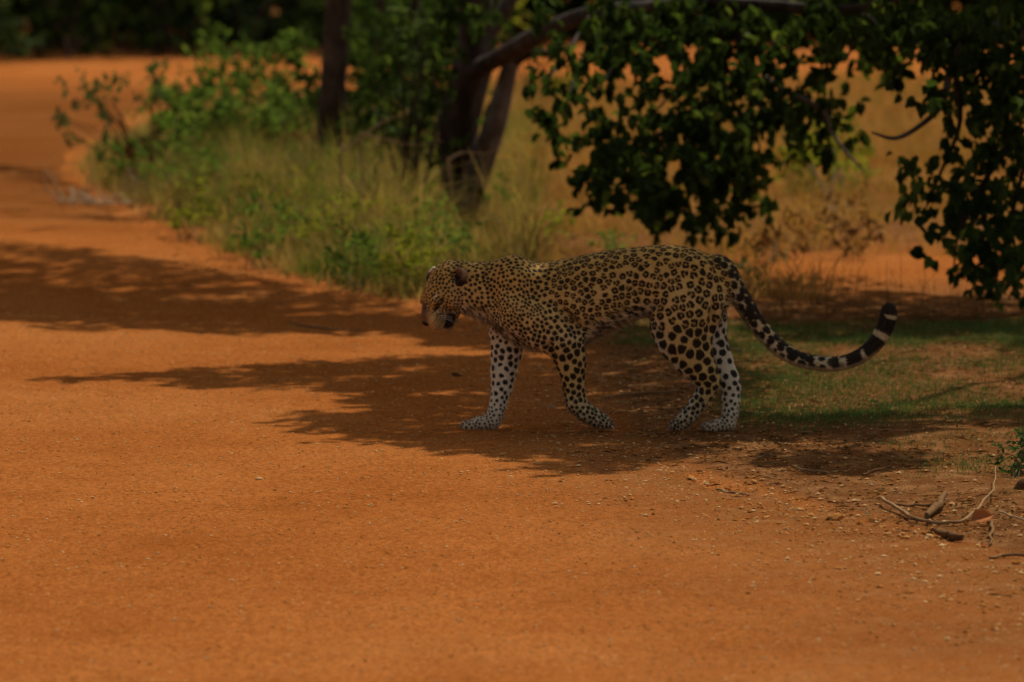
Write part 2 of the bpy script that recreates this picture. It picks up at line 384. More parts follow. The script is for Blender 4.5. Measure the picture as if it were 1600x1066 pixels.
# ------------------------------------------------------------------ leopard
K = ppm(0.0)                                    # px per metre at the animal
PRIMS = []                                      # (group, function, lo, hi, blend)
def bbx(pts, r):
    pts = np.asarray(pts); return pts.min(0) - r, pts.max(0) + r
def cone(group, a, b, ra, rb, ky=1.0, k=0.02):
    a = np.asarray(a, float); b = np.asarray(b, float)
    def f(p, a=a, b=b, ra=ra, rb=rb, ky=ky):
        s = np.array([1, 1 / ky, 1]); q = (p - a) * s; ab = (b - a) * s
        t = np.clip(q @ ab / (ab @ ab + 1e-12), 0, 1)
        return np.linalg.norm(q - t[:, None] * ab, axis=1) - (ra + (rb - ra) * t)
    lo, hi = bbx([a, b], max(ra, rb) * max(1, ky) + 0.06)
    PRIMS.append((group, f, lo, hi, k))
def chain(group, pts, ky=1.0, k=0.02):
    """pts: (px, py, radius px, Y[, ky])"""
    c = [(P(q[0], q[1], q[3]), q[2] / K, q[4] if len(q) > 4 else ky) for q in pts]
    for (a, ra, k1), (b, rb, k2) in zip(c[:-1], c[1:]): cone(group, a, b, ra, rb, 0.5 * (k1 + k2), k)
def ellip(group, c, r, rot=None, k=0.02, cut=False):
    c = np.asarray(c, float); r = np.asarray(r, float); Rm = np.eye(3) if rot is None else rot
    def f(p):
        q = (p - c) @ Rm
        k0 = np.linalg.norm(q / r, axis=1); k1 = np.linalg.norm(q / r ** 2, axis=1) + 1e-9
        return k0 * (k0 - 1) / k1
    PRIMS.append((group, f, c - r.max() - 0.06, c + r.max() + 0.06, -k if cut else k))
# trunk and neck as a loft: px, top, bottom, half width in metres
TORSO = np.array([(722, 415, 490, .066), (745, 411, 498, .082), (770, 409, 512, .098), (795, 408, 530, .112), (820, 409.5, 545, .124), (840, 411, 549, .132),
    (880, 406, 546, .142), (912, 398.5, 538, .147), (947, 392, 521, .147), (977, 388, 507, .138), (1000, 386, 497, .130), (1030, 383.5, 497, .124),
    (1060, 384, 503, .118), (1090, 391, 505, .110), (1115, 402, 498, .094), (1135, 418, 480, .066), (1147, 433, 462, .034)])
tx = np.array([P(q[0], q[1], 0)[0] for q in TORSO])
ttop = np.array([P(q[0], q[1], 0)[2] for q in TORSO]); tbot = np.array([P(q[0], q[2], 0)[2] for q in TORSO])
tdat, _ = smooth_path(np.stack([tx, ttop, tbot, TORSO[:, 3]], 1), np.ones(len(tx)), 8)
def torso(p):
    x = np.clip(p[:, 0], tx[0], tx[-1])
    top = np.interp(x, tdat[:, 0], tdat[:, 1]); bot = np.interp(x, tdat[:, 0], tdat[:, 2]); w = np.interp(x, tdat[:, 0], tdat[:, 3])
    zc = (top + bot) / 2; h = (top - bot) / 2
    u = (p[:, 2] - zc) / h
    w = w * (1 - 0.10 * np.clip(u, -1, 1) )          # a little fuller below
    q = np.sqrt((p[:, 1] / w) ** 2 + u ** 2)
    return (q - 1) * np.minimum(w, h) + np.abs(p[:, 0] - x)
PRIMS.append(('torso', torso, np.array([tx[0] - .06, -.22, tbot.min() - .06]), np.array([tx[-1] + .06, .22, ttop.max() + .06]), 0.02))
# near foreleg: shoulder blade, upper arm, forearm, lifted paw bent back
chain('nf', [(801, 430, 29, -.040), (806, 446, 28, -.078)], 0.7, 0.05)
chain('nf', [(806, 446, 28, -.078), (800, 482, 31, -.098), (845, 508, 35, -.102), (880, 530, 32, -.10)], 0.72, 0.022)
chain('nf', [(880, 530, 32, -.098, .75), (889, 552, 26, -.092, .82), (893, 572, 22, -.086, .88), (896, 598, 17.5, -.08, .95), (898, 618, 16, -.075, 1.0), (900, 630, 16, -.072, 1.05)], k=0.014)
chain('nf', [(900, 630, 16, -.072, 1.05), (914, 644, 14.5, -.068, 1.15), (930, 653, 13.5, -.066, 1.25), (942, 658, 12, -.064, 1.3)], k=0.012)
# far foreleg, planted
chain('ff', [(800, 440, 26, .085), (790, 490, 32, .092), (794, 520, 29, .085)], 0.75, 0.022)
chain('ff', [(794, 520, 29, .085, .75), (791, 552, 23.5, .075, .82), (787, 580, 19.5, .065, .9), (784, 605, 16, .055, .95), (779, 630, 13, .046, 1.0), (774, 648, 12.5, .042, 1.05)], k=0.014)
chain('ff', [(774, 648, 12.5, .042, 1.05), (768, 660, 12.5, .04, 1.15), (748, 663, 11, .04, 1.3), (737, 665, 9.5, .04, 1.35)], k=0.012)
# near hind leg
chain('nh', [(1080, 446, 46, -.058), (1074, 480, 52, -.070), (1067, 507, 49, -.074), (1070, 530, 41, -.076)], 0.62, 0.026)
chain('nh', [(1070, 530, 41, -.076, .62), (1083, 557, 31, -.074, .72), (1097, 579, 23, -.07, .8), (1108, 597, 17.5, -.066, .85)], k=0.018)
chain('nh', [(1108, 597, 17.5, -.066, .85), (1103, 611, 14.5, -.062, .9), (1090, 632, 13, -.058, 1.0), (1077, 649, 13, -.056, 1.15), (1066, 659, 12, -.055, 1.3)], k=0.012)
# far hind leg
chain('fh', [(1080, 452, 46, .055), (1092, 500, 44, .068), (1106, 535, 30, .062)], 0.62, 0.022)
chain('fh', [(1106, 535, 30, .062, .7), (1122, 562, 22, .050, .8), (1137, 590, 16.5, .038, .85), (1142, 604, 14.5, .032, .9)], k=0.014)
chain('fh', [(1142, 604, 14.5, .032, .9), (1142, 625, 13.5, .026, .95), (1141, 645, 11.5, .02, 1.0), (1138, 662, 11.5, .016, 1.1), (1122, 665, 10.5, .012, 1.3), (1113, 667, 9, .01, 1.35)], k=0.012)
# hollows: flank before the thigh, groove behind the shoulder, dip behind the shoulder blade, groove of the haunch
def roty(deg): return np.array(Matrix.Rotation(R(deg), 3, 'Y'))
ellip('torso', P(1000, 462, -.150), (.040, .030, .075), roty(12), .035, True)
ellip('torso', P(884, 492, -.160), (.016, .034, .090), roty(-36), .030, True)
ellip('torso', P(838, 436, -.148), (.030, .030, .050), roty(-20), .035, True)
ellip('torso', P(770, 470, -.135), (.020, .030, .070), roty(-12), .035, True)
ellip('nh', P(1112, 500, -.125), (.014, .026, .080), roty(6), .025, True)
ellip('nf', P(862, 548, -.150), (.012, .020, .035), roty(-20), .018, True)
# toes
def toes(group, px, py, Y, step, r, sx, up=0.0):
    for i, o_ in enumerate((-1.5, -.5, .5, 1.5)):
        e = 1.0 if abs(o_) < 1 else 0.0
        c = P(px + sx * e * 3.5, py + up, Y) + np.array([0, o_ * step, 0])
        ellip(group, c, (r * 1.45, r * 0.54, r * .95), None, 0.0035)
toes('ff', 734, 665.5, .04, .019, .0205, -1)
toes('nh', 1060, 664, -.055, .018, .0200, -1)
toes('fh', 1110, 667, .01, .019, .0200, -1)
toes('nf', 945, 662.5, -.064, .018, .0190, 1)
# tail
TAIL = [(1122, 420, 21, .0), (1138, 440, 17.5, 0), (1158, 468, 14.5, 0), (1182, 505, 13, 0), (1209, 537, 12, -.01), (1240, 558, 11, -.02), (1275, 567.5, 10.3, -.03),
        (1305, 569, 10, -.035), (1336, 561, 10.3, -.03), (1363, 542, 11, -.025), (1381, 516, 11.6, -.02), (1388, 494, 11.5, -.02), (1389, 485, 10, -.02)]
tp, tr_ = smooth_path([np.r_[P(q[0], q[1], q[3])] for q in TAIL], [q[2] / K for q in TAIL], 3)
for i in range(len(tp) - 1): cone('tail', tp[i], tp[i + 1], tr_[i], tr_[i + 1], 1.0, 0.012 if i > 2 else 0.03)
# head, built in its own frame: x to the nose, y to the animal's left (towards the camera), z up
HEADP, HEADY, HEADR = 53, 31, 0                # pitch down, turn to the camera, roll
NOSEX, NOSEY = 664, 508
EARZ, EARB, EARX = 25, 72, 50
HP, HY, HR = R(HEADP), R(HEADY), R(HEADR)
fwd0 = np.array([-1.0, 0, 0]); left0 = np.array([0, -1.0, 0]); up0 = np.array([0, 0, 1.0])
B = Matrix((fwd0, left0, up0)).transposed()                       # columns are the head axes unrotated
HM = np.array(Matrix.Rotation(HY, 3, 'Z') @ Matrix.Rotation(-HP, 3, 'Y') @ B @ Matrix.Rotation(HR, 3, 'X'))
NOSE_L = np.array([.166, 0, -.018])
NOSE_W = P(NOSEX, NOSEY, -.05)
HO = NOSE_W - HM @ NOSE_L * 1.10
HS = 1.10
def hl(*v): return HO + HM @ (np.array(v, float) * HS)
def he(c, r, k=0.018, rot=None, cut=False, g='head'):
    ellip(g, hl(*c), np.array(r) * HS, HM if rot is None else HM @ rot, k, cut)
def hc(a, b, ra, rb, k=0.016, g='head'): cone(g, hl(*a), hl(*b), ra * HS, rb * HS, 1.0, k)
he((0, 0, -.004), (.084, .070, .064))
he((.052, 0, .006), (.055, .056, .048))
he((.082, 0, -.032), (.050, .036, .036))
hc((.055, 0, .016), (.126, 0, -.010), .036, .029)
for s in (-1, 1):
    he((.018, s * .045, -.036), (.056, .040, .046), .02)
    he((-.02, s * .045, -.045), (.045, .036, .045), .02)
    he((.130, s * .021, -.038), (.036, .026, .033), .010)
    he((.080, s * .036, .022), (.024, .014, .012), .014)           # brow
    he((.083, s * .055, .004), (.020, .010, .010), .006, cut=True)  # eye socket
    he((.108, s * .046, -.069), (.034, .016, .006), .004, cut=True)  # line of the mouth
he((.153, 0, -.016), (.015, .021, .014), .009)
hc((.015, 0, -.072), (.118, 0, -.088), .036, .026, .012)
# neck core between skull and shoulders
cone('torso', hl(-.03, 0, -.02), P(765, 458, 0), .078, .100, 0.9, 0.03)
# ears: rounded cups
def ear(s):
    c = np.array([-.022, s * .062, .002]) if s > 0 else np.array([.000, s * .058, .030])
    a = np.array(Matrix.Rotation(R(EARZ * s), 3, 'Z') @ Matrix.Rotation(R(-EARB), 3, 'Y') @ Matrix.Rotation(R(-EARX * s), 3, 'X'))
    he(c + a @ np.array([0, 0, .012]), (.017, .031, .032), .010, a, False, 'ear')
    he(c + a @ np.array([.014, 0, .016]), (.014, .023, .028), .006, a, True, 'ear')
    return hl(*(c + a @ np.array([0, 0, .05]))), hl(*c)
EARS = [ear(1), ear(-1)]
EYES = [hl(.079, s * .0455, .005) for s in (1, -1)]

def field(p, groups=None):
    od = np.argsort(p[:, 0]); ps = p[od]; xs_ = ps[:, 0]
    out = np.full(len(p), 0.5)
    for g, f, lo, hi, k in PRIMS:
        i0, i1 = np.searchsorted(xs_, (lo[0], hi[0]))
        q = ps[i0:i1]
        idx = np.nonzero((q[:, 1] >= lo[1]) & (q[:, 1] <= hi[1]) & (q[:, 2] >= lo[2]) & (q[:, 2] <= hi[2]))[0]
        if not len(idx): continue
        d = f(q[idx]); idx = idx + i0; cur = out[idx]
        if k > 0:
            h = np.maximum(k - np.abs(cur - d), 0) / k
            out[idx] = np.minimum(cur, d) - h * h * k * 0.25
        else:
            kk = -k; d2 = -d; h = np.maximum(kk - np.abs(cur - d2), 0) / kk
            out[idx] = np.maximum(cur, d2) + h * h * kk * 0.25
        if groups is not None and k > 0:
            a = groups.setdefault(g, np.full(len(p), 0.5)); j = od[idx]; a[j] = np.minimum(a[j], d)
    res = np.empty(len(p)); res[od] = out
    return res
def surface(step=0.006):
    lo = np.min([q[2] for q in PRIMS], 0); hi = np.max([q[3] for q in PRIMS], 0)
    ax = [np.arange(lo[i], hi[i] + step, step) for i in range(3)]
    n = [len(a) for a in ax]
    F = np.full(n, 0.5)
    for g, f, l_, h_, k in PRIMS:
        a0 = [max(0, int((l_[i] - lo[i]) / step)) for i in range(3)]; a1 = [min(n[i], int((h_[i] - lo[i]) / step) + 2) for i in range(3)]
        sub = tuple(slice(x, y) for x, y in zip(a0, a1))
        pts = np.stack(np.meshgrid(*[ax[i][sub[i]] for i in range(3)], indexing='ij'), -1)
        d = f(pts.reshape(-1, 3)).reshape(pts.shape[:3]); cur = F[sub]
        if k > 0:
            h = np.maximum(k - np.abs(cur - d), 0) / k; F[sub] = np.minimum(cur, d) - h * h * k * 0.25
        else:
            h = np.maximum(-k - np.abs(cur + d), 0) / -k; F[sub] = np.maximum(cur, -d) - h * h * k * 0.25
    S = F < 0
    c = [(i, j, k) for i in (0, 1) for j in (0, 1) for k in (0, 1)]
    sl_ = lambda A, o_: A[o_[0]:n[0] - 1 + o_[0], o_[1]:n[1] - 1 + o_[1], o_[2]:n[2] - 1 + o_[2]]
    cnt = sum(sl_(S, q).astype(int) for q in c)
    act = (cnt > 0) & (cnt < 8)
    ids = np.full(act.shape, -1); I = np.argwhere(act); ids[act] = np.arange(len(I))
    acc = np.zeros((len(I), 3)); w = np.zeros(len(I))
    for a in c:
        for b in c:
            if sum(b) - sum(a) == 1 and all(y >= x for x, y in zip(a, b)):
                fa = F[tuple((I + a).T)]; fb = F[tuple((I + b).T)]
                m = (fa < 0) != (fb < 0); t = np.where(m, fa / np.where(m, fa - fb, 1), 0)
                acc += np.where(m[:, None], np.array(a) + t[:, None] * (np.array(b) - np.array(a)), 0); w += m
    V = lo + (I + acc / w[:, None]) * step
    Q = []
    for d in range(3):
        e = np.eye(3, dtype=int)[d]
        A = S[:n[0] - e[0], :n[1] - e[1], :n[2] - e[2]]; Bq = S[e[0]:, e[1]:, e[2]:]
        X = np.argwhere(A != Bq); u, v = np.eye(3, dtype=int)[(d + 1) % 3], np.eye(3, dtype=int)[(d + 2) % 3]
        X = X[((X - u - v) >= 0).all(1) & (X < np.array(act.shape)).all(1)]
        q = np.stack([ids[tuple((X - u - v).T)], ids[tuple((X - v).T)], ids[tuple(X.T)], ids[tuple((X - u).T)]], 1)
        flip = ~A[tuple(X.T)]
        q[flip] = q[flip][:, ::-1]; Q.append(q)
    return V, np.vstack(Q)
def gradient(p, e=0.0015):
    g = np.stack([field(p + e * d) - field(p - e * d) for d in np.eye(3)], 1)
    return unit(g), np.linalg.norm(g, axis=1) / (2 * e)
def subdivide(V, Q):
    e = np.sort(np.stack([Q, np.roll(Q, -1, 1)], -1).reshape(-1, 2), 1)
    key = e[:, 0].astype(np.int64) * len(V) + e[:, 1]
    uq, inv = np.unique(key, return_inverse=True)
    mid = (V[uq // len(V)] + V[uq % len(V)]) / 2
    inv = inv.reshape(-1, 4) + len(V); cen = np.arange(len(Q)) + len(V) + len(uq)
    V2 = np.vstack([V, mid, V[Q].mean(1)])
    Q2 = np.vstack([np.stack([Q[:, i], inv[:, i], cen, inv[:, (i - 1) % 4]], 1) for i in range(4)])
    return V2, Q2
V, Q = surface()
V, Q = subdivide(V, Q)
NRM, gl_ = gradient(V)
V = V - NRM * np.clip(field(V) / np.maximum(gl_, 0.4), -.004, .004)[:, None]
V = V - NRM * np.clip(field(V) / np.maximum(gl_, 0.4), -.002, .002)[:, None]
GR = {}; field(V, GR)
names = ['torso', 'head', 'ear', 'nf', 'ff', 'nh', 'fh', 'tail']
GD = np.stack([GR.get(n_, np.full(len(V), .5)) for n_ in names], 1)
GI = GD.argmin(1)
V[:, 2] = np.maximum(V[:, 2], 0.004)

# coat
px_x = (V[:, 0] * K + 800)                      # photograph-like measures of the flank, used to lay out the coat
px_y = 674 - V[:, 2] * K
HLOC = (V - HO) @ HM / HS
is_ = {n_: GI == i for i, n_ in enumerate(names)}
leg = is_['nf'] | is_['ff'] | is_['nh'] | is_['fh']
GOLD = np.array([.66, .400, .105]); TAWNY = np.array([.74, .51, .185]); PALE = np.array([.76, .62, .37]); WHITE = np.array([.86, .77, .57]); INK = np.array([.016, .010, .008])
topz = np.interp(V[:, 0], tdat[:, 0], tdat[:, 1]); botz = np.interp(V[:, 0], tdat[:, 0], tdat[:, 2])
u = np.clip((V[:, 2] - botz) / (topz - botz + 1e-6), 0, 1)
def sm(a, b, x): t = np.clip((x - a) / (b - a), 0, 1); return t * t * (3 - 2 * t)
def lerp(a, b, t): return a + (b - a) * t[:, None]
colr = lerp(np.tile(PALE, (len(V), 1)), np.tile(TAWNY, (len(V), 1)), sm(.05, .35, u))
colr = lerp(colr, np.tile(GOLD, (len(V), 1)), sm(.4, .85, u))
colr = lerp(colr, np.tile(WHITE, (len(V), 1)), sm(.35, .8, -NRM[:, 2]) * sm(.5, .2, u))
lowleg = sm(590, 665, px_y)
lc = lerp(np.tile(TAWNY, (len(V), 1)), np.tile(PALE * .92, (len(V), 1)), lowleg)
inner = np.where(is_['nf'] | is_['nh'], sm(.15, .6, NRM[:, 1]), 0)
inner_far = np.where(is_['ff'] | is_['fh'], sm(.35, -.35, NRM[:, 1]) , 0)
lc = lerp(lc, np.tile(WHITE, (len(V), 1)), np.maximum(inner, inner_far))
frontpale = np.where(is_['nh'], sm(-.2, -.85, NRM[:, 0]) * sm(480, 530, px_y), 0)
lc = lerp(lc, np.tile(WHITE, (len(V), 1)), frontpale)
legw = np.where(leg, sm(490, 560, px_y), 0); legw = np.where(is_['nh'], sm(440, 480, px_y), legw)
legw = np.where(is_['ff'] | is_['fh'], sm(470, 520, px_y), legw)
colr = lerp(colr, lc, legw)
colr[is_['tail']] = lerp(np.tile(PALE * .9, (len(V), 1)), np.tile(TAWNY, (len(V), 1)), sm(-.3, .6, NRM[:, 2]) * sm(1260, 1150, px_x))[is_['tail']]
hcol = lerp(np.tile(PALE * .8, (len(V), 1)), np.tile(TAWNY * .95, (len(V), 1)), sm(-.058, -.012, HLOC[:, 2]))
hcol = lerp(hcol, np.tile(GOLD, (len(V), 1)), sm(.0, .06, HLOC[:, 2]))
hcol = hcol * np.array([.86, .84, .80])
hcol = lerp(hcol, np.tile(np.array([.20, .11, .06]), (len(V), 1)), sm(.09, .12, HLOC[:, 0]) * sm(.030, .012, np.abs(HLOC[:, 1])) * sm(-.03, -.005, HLOC[:, 2]))
hw = np.where(is_['head'], 1.0, 0) * sm(-.10, -.05, HLOC[:, 0])
colr = lerp(colr, hcol, hw)
# spots: spacing by region
sp = np.full(len(V), .030)
sp = np.where(is_['torso'], np.interp(px_x, [740, 780, 850, 900, 960, 1080, 1140], [.0160, .0155, .019, .0240, .0255, .0275, .025]), sp)
sp = np.where(is_['torso'] & (px_y > 500), .025, sp)
sp = np.where(is_['nf'] | is_['ff'], np.interp(px_y, [400, 440, 480, 520, 550, 600, 630, 660], [.016, .0150, .0118, .017, .026, .024, .016, .012]), sp)
sp = np.where(is_['nf'] & (px_x > 850) & (px_y < 520), .0185, sp)
sp = np.where(is_['nh'] | is_['fh'], np.interp(px_y, [380, 440, 500, 550, 600, 640, 665], [.029, .029, .031, .037, .027, .016, .011]), sp)
sp = np.where(is_['tail'], .027, sp)
sp = np.where(is_['head'] | is_['ear'], np.interp(HLOC[:, 0], [-.1, -.05, .05, .12, .16], [.016, .014, .0115, .0085, .008]), sp)
sp = np.where(is_['torso'] | (leg & (px_y < 500)), sp * .97, sp)
flow = np.tile(np.array([1.0, 0, -.25]), (len(V), 1))
flow[leg] = np.where((legw[leg] > .3)[:, None], np.array([.05, 0, -1.0]), np.array([.75, 0, -.65]))
hd = is_['head']; flow[hd] = -HM[:, 0]
fore_neck = is_['torso'] & (px_x < 800); flow[fore_neck] = np.array([.75, 0, -.6])
tseg = np.argmin(((V[is_['tail']][:, None] - tp[None]) ** 2).sum(-1), 1); tdir = unit(np.gradient(tp, axis=0))
flow[is_['tail']] = tdir[tseg]
flow = unit(flow - NRM * (flow * NRM).sum(1)[:, None])
r5 = np.random.default_rng(11)
kd = kdtree.KDTree(len(V))
for i, p in enumerate(V): kd.insert(p, i)
kd.balance()
blocked = np.zeros(len(V), bool); seeds = []
for i in r5.permutation(len(V)):
    if blocked[i]: continue
    seeds.append(i)
    h_ = kd.find_range(V[i], sp[i] * 1.02)
    blocked[[q[1] for q in h_]] = True
ink = np.zeros(len(V)); brown = np.zeros(len(V))
wob = vnoise(V[:, 0] * 420, V[:, 2] * 420, V[:, 1] * 420, 3) * .11 + vnoise(V[:, 0] * 900, V[:, 2] * 900, V[:, 1] * 900, 4) * .07
for i in seeds:
    s = sp[i]; t1 = flow[i]; t2 = np.cross(NRM[i], t1)
    g = names[GI[i]]
    hit = kd.find_range(V[i], s * 1.0)
    idx = np.array([h[1] for h in hit])
    if not len(idx): continue
    d = V[idx] - V[i]; a = d @ t1; b = d @ t2
    ok = (NRM[idx] @ NRM[i]) > .2
    if g == 'ear': continue
    ros = (g == 'torso' and px_x[i] > 860 and u[i] > .22) or (g in ('nh', 'fh') and px_y[i] < 505) or False
    if ros and r5.random() < .88:
        nb = r5.integers(3, 5); ph = r5.uniform(0, 6.3); rad = s * r5.uniform(.34, .39)
        val = np.full(len(idx), -9.0)
        for q in range(nb):
            an = ph + q * 2 * math.pi / (nb + .35) + r5.normal(0, .18); rb = s * r5.uniform(.26, .32)
            ca, cb = rad * math.cos(an), rad * math.sin(an)
            ta, tb = -math.sin(an), math.cos(an)
            da, db = a - ca, b - cb
            val = np.maximum(val, 1 - np.sqrt(((da * ta + db * tb) / (rb * 1.35)) ** 2 + ((da * tb - db * ta) / (rb * .85)) ** 2))
        inside = sm(.46, .26, np.sqrt(a * a + b * b) / s)
        brown[idx] = np.maximum(brown[idx], inside * ok)
    else:
        el = r5.uniform(.95, 1.25)
        rb = s * r5.uniform(.44, .60) * (1.12 if g in ('nh', 'nf') and px_y[i] > 500 else 1.0)
        if g in ('ff', 'fh'): rb *= .84
        if g == 'head': rb *= .92
        if g == 'tail': rb *= 1.3
        tw = r5.normal(0, .4); a2 = a * math.cos(tw) + b * math.sin(tw); b2 = -a * math.sin(tw) + b * math.cos(tw)
        val = 1 - np.sqrt((a2 / (rb * el)) ** 2 + (b2 / rb) ** 2)
        if rb > .009 and r5.random() < .55:      # lobed blotches
            an = r5.uniform(0, 6.3); oa, ob = rb * .75 * math.cos(an), rb * .75 * math.sin(an)
            val = np.maximum(val, 1 - np.sqrt(((a - oa) / (rb * .7)) ** 2 + ((b - ob) / (rb * .7)) ** 2))
    ink[idx] = np.maximum(ink[idx], sm(-.02, .20, val + wob[idx] * min(1.0, s / .03)) * ok)
# thin light gaps keep neighbouring marks apart
kd2 = kdtree.KDTree(len(seeds))
for i, j in enumerate(seeds): kd2.insert(V[j], i)
kd2.balance()
gap = np.array([(lambda h: h[1][2] - h[0][2])(kd2.find_n(p, 2)) for p in V])
ink = np.where(is_['tail'], ink, ink * sm(.05, .24, gap / sp + wob * .3))
# tail: rings towards the tip, pale below
L_ = np.cumsum(np.r_[0, np.linalg.norm(np.diff(tp, axis=0), axis=1)]); tl = L_[tseg] / L_[-1]
tv = np.nonzero(is_['tail'])[0]
ringp = np.sin(tl * 62 + .8 * vnoise(V[tv, 0] * 60, V[tv, 1] * 60, V[tv, 2] * 60, 9))
ring = sm(-.93, -.75, ringp) * sm(.63, .66, tl)
under = sm(-.25, -.7, NRM[tv, 2]) * (1 - sm(.8, .9, tl))
ink[tv] = np.maximum(ink[tv] * (1 - sm(.63, .66, tl)), ring) * (1 - under * .75)
ink[tv] = np.where(tl > .985, 1.0, ink[tv])
ink = ink * (1 - .45 * sm(.75, .98, -NRM[:, 2]) * (GI == 0))
# face markings
hx, hy, hz = HLOC.T
ink[hd] *= sm(.145, .11, hx[hd])
def mark(c, r, soft=.35, amount=1.0):
    d = np.sqrt((((HLOC - np.array(c)) / np.array(r)) ** 2).sum(1))
    return np.where(hd, sm(1 + soft, 1 - soft, d), 0) * amount
for s in (1, -1):
    ink = np.maximum(ink, mark((.080, s * .050, .006), (.023, .018, .0085)))
    ink = np.maximum(ink, mark((.102, s * .036, -.004), (.016, .016, .006)))
    ink = np.maximum(ink, mark((.106, s * .032, -.078), (.033, .030, .023), .25))       # black lip corner
    pale = mark((.092, s * .040, -.014), (.024, .016, .0055), .4) + mark((.070, s * .040, .030), (.02, .012, .006), .4)
    colr = lerp(colr, np.tile(WHITE, (len(V), 1)), np.clip(pale, 0, 1) * .5)
    for row in range(4):
        ink = np.maximum(ink, mark((.128, s * .042, -.022 - row * .009), (.030, .02, .0026), .5, .75) * sm(.01, .03, s * hy))
ink = np.maximum(ink, mark((.165, 0, -.016), (.016, .022, .0125), .25))
ink = np.maximum(ink, mark((.115, 0, -.082), (.030, .020, .010), .5, .35))
colr = lerp(colr, colr * np.array([.50, .40, .32]), np.clip(brown, 0, 1) * .85)
colr = lerp(colr, np.tile(np.array([.50, .27, .12]), (len(V), 1)), sm(.10, .0, V[:, 2]) * .6)      # road dust on the paws
fur = lerp(colr, np.tile(INK, (len(V), 1)), np.clip(ink, 0, 1) * .97)
# ears: brown-black backs, pale tip
for ei, (tipw, basew) in enumerate(EARS):
    m = is_['ear'] & (np.linalg.norm(V - basew, axis=1) < .075)
    up_ = (V - basew) @ unit(tipw - basew) / np.linalg.norm(tipw - basew)
    facing = (NRM @ HM[:, 0])
    c_ = lerp(np.tile(np.array([.040, .024, .016]), (len(V), 1)), np.tile(np.array([.34, .20, .10]), (len(V), 1)), sm(.1, .8, up_))
    if ei == 1: c_ = lerp(c_, np.tile(WHITE * 1.1, (len(V), 1)), sm(.5, .72, up_))
    fur[m] = c_[m]
lr = thing('leopard', 'spotted leopard walking left across the shaded road edge with lowered head', 'leopard')
lr.location = P(930, 674, 0)
inv = Matrix.Translation(-Vector(lr.location))
def lpart(o, under=None):
    o.parent = under or lr; o.data.transform(inv); return o
body = lpart(mesh('body', V, Q, M['fur'], None, {'fur': fur}, True))
# fur: short hairs that lie along the coat
NH = 150000
fi = r5.integers(0, len(Q), NH); w4 = r5.dirichlet((1, 1, 1, 1), NH)
hp = (V[Q[fi]] * w4[..., None]).sum(1); hn = unit((NRM[Q[fi]] * w4[..., None]).sum(1)); hf = (flow[Q[fi]] * w4[..., None]).sum(1)
hcolr = (fur[Q[fi]] * w4[..., None]).sum(1) * r5.uniform(.65, 1.35, NH)[:, None]
gi = GI[Q[fi[:]][:, 0]]
hlen = np.choose(gi, [.0075, .0045, .006, .006, .006, .007, .0065, .009]) * r5.uniform(.6, 1.3, NH)
belly = (gi == 0) & (hn[:, 2] < -.3); hlen[belly] *= 2.4
guard = r5.random(NH) < .2; hlen[guard] *= 1.5
lift = (r5.uniform(.18, .42, NH) + .2 * guard)[:, None]
hd_ = unit(hf * (1 - lift) + hn * lift + r5.normal(0, .13, (NH, 3)))
sd = unit(np.cross(hd_, hn)) * r5.uniform(.0007, .0014, NH)[:, None]
hv = np.stack([hp - sd - hn * .0005, hp + sd - hn * .0005, hp + hd_ * hlen[:, None]], 1).reshape(-1, 3)
hv[:, 2] = np.maximum(hv[:, 2], .002)
ho = lpart(mesh('fur', hv, np.arange(NH * 3).reshape(-1, 3), M['fur'], None, {'fur': np.repeat(hcolr, 3, 0)}), body)
ho['kind'] = 'stuff'
# eyes
for e_ in EYES:
    th, ph = np.meshgrid(np.linspace(0, 2 * np.pi, 16, endpoint=False), np.linspace(0, np.pi, 9), indexing='ij')
    sph = np.stack([np.sin(ph) * np.cos(th), np.sin(ph) * np.sin(th), np.cos(ph)], -1)
    i_ = np.arange(16 * 9).reshape(16, 9); q_ = np.stack([i_[:, :-1], np.roll(i_, -1, 0)[:, :-1], np.roll(i_, -1, 0)[:, 1:], i_[:, 1:]], -1).reshape(-1, 4)
    lpart(mesh('eye', e_ + sph.reshape(-1, 3) * .0115, q_, M['eye'], None, None, True), body)
# whiskers
for s in (1, -1):
    for row in range(3):
        for j in range(1):
            mb = MB(); b0 = hl(.118 + j * .016, s * .044, -.026 - row * .008)
            d0 = HM @ unit(np.array([-.25, s * .9, .05 - .12 * row])); g0 = np.array([0, 0, -1.0])
            Lw = .085 - .012 * row
            tube(mb, [b0 - d0 * .004, b0 + d0 * Lw * .5 + g0 * .006, b0 + d0 * Lw + g0 * .022], [.0008, .0007, .0003], 4, 3)
            lpart(mb.build('whisker', M['horn']), body)
# claws of the dragging paw
for o_ in (-1.5, -.5, .5, 1.5):
    mb = MB(); c0 = P(955, 665, -.064) + np.array([0, o_ * .018, 0])
    tube(mb, [c0, c0 + np.array([.008, 0, -.005]), c0 + np.array([.011, 0, -.014])], [.003, .0025, .0006], 5, 2)
    lpart(mb.build('claw', M['horn']), body)

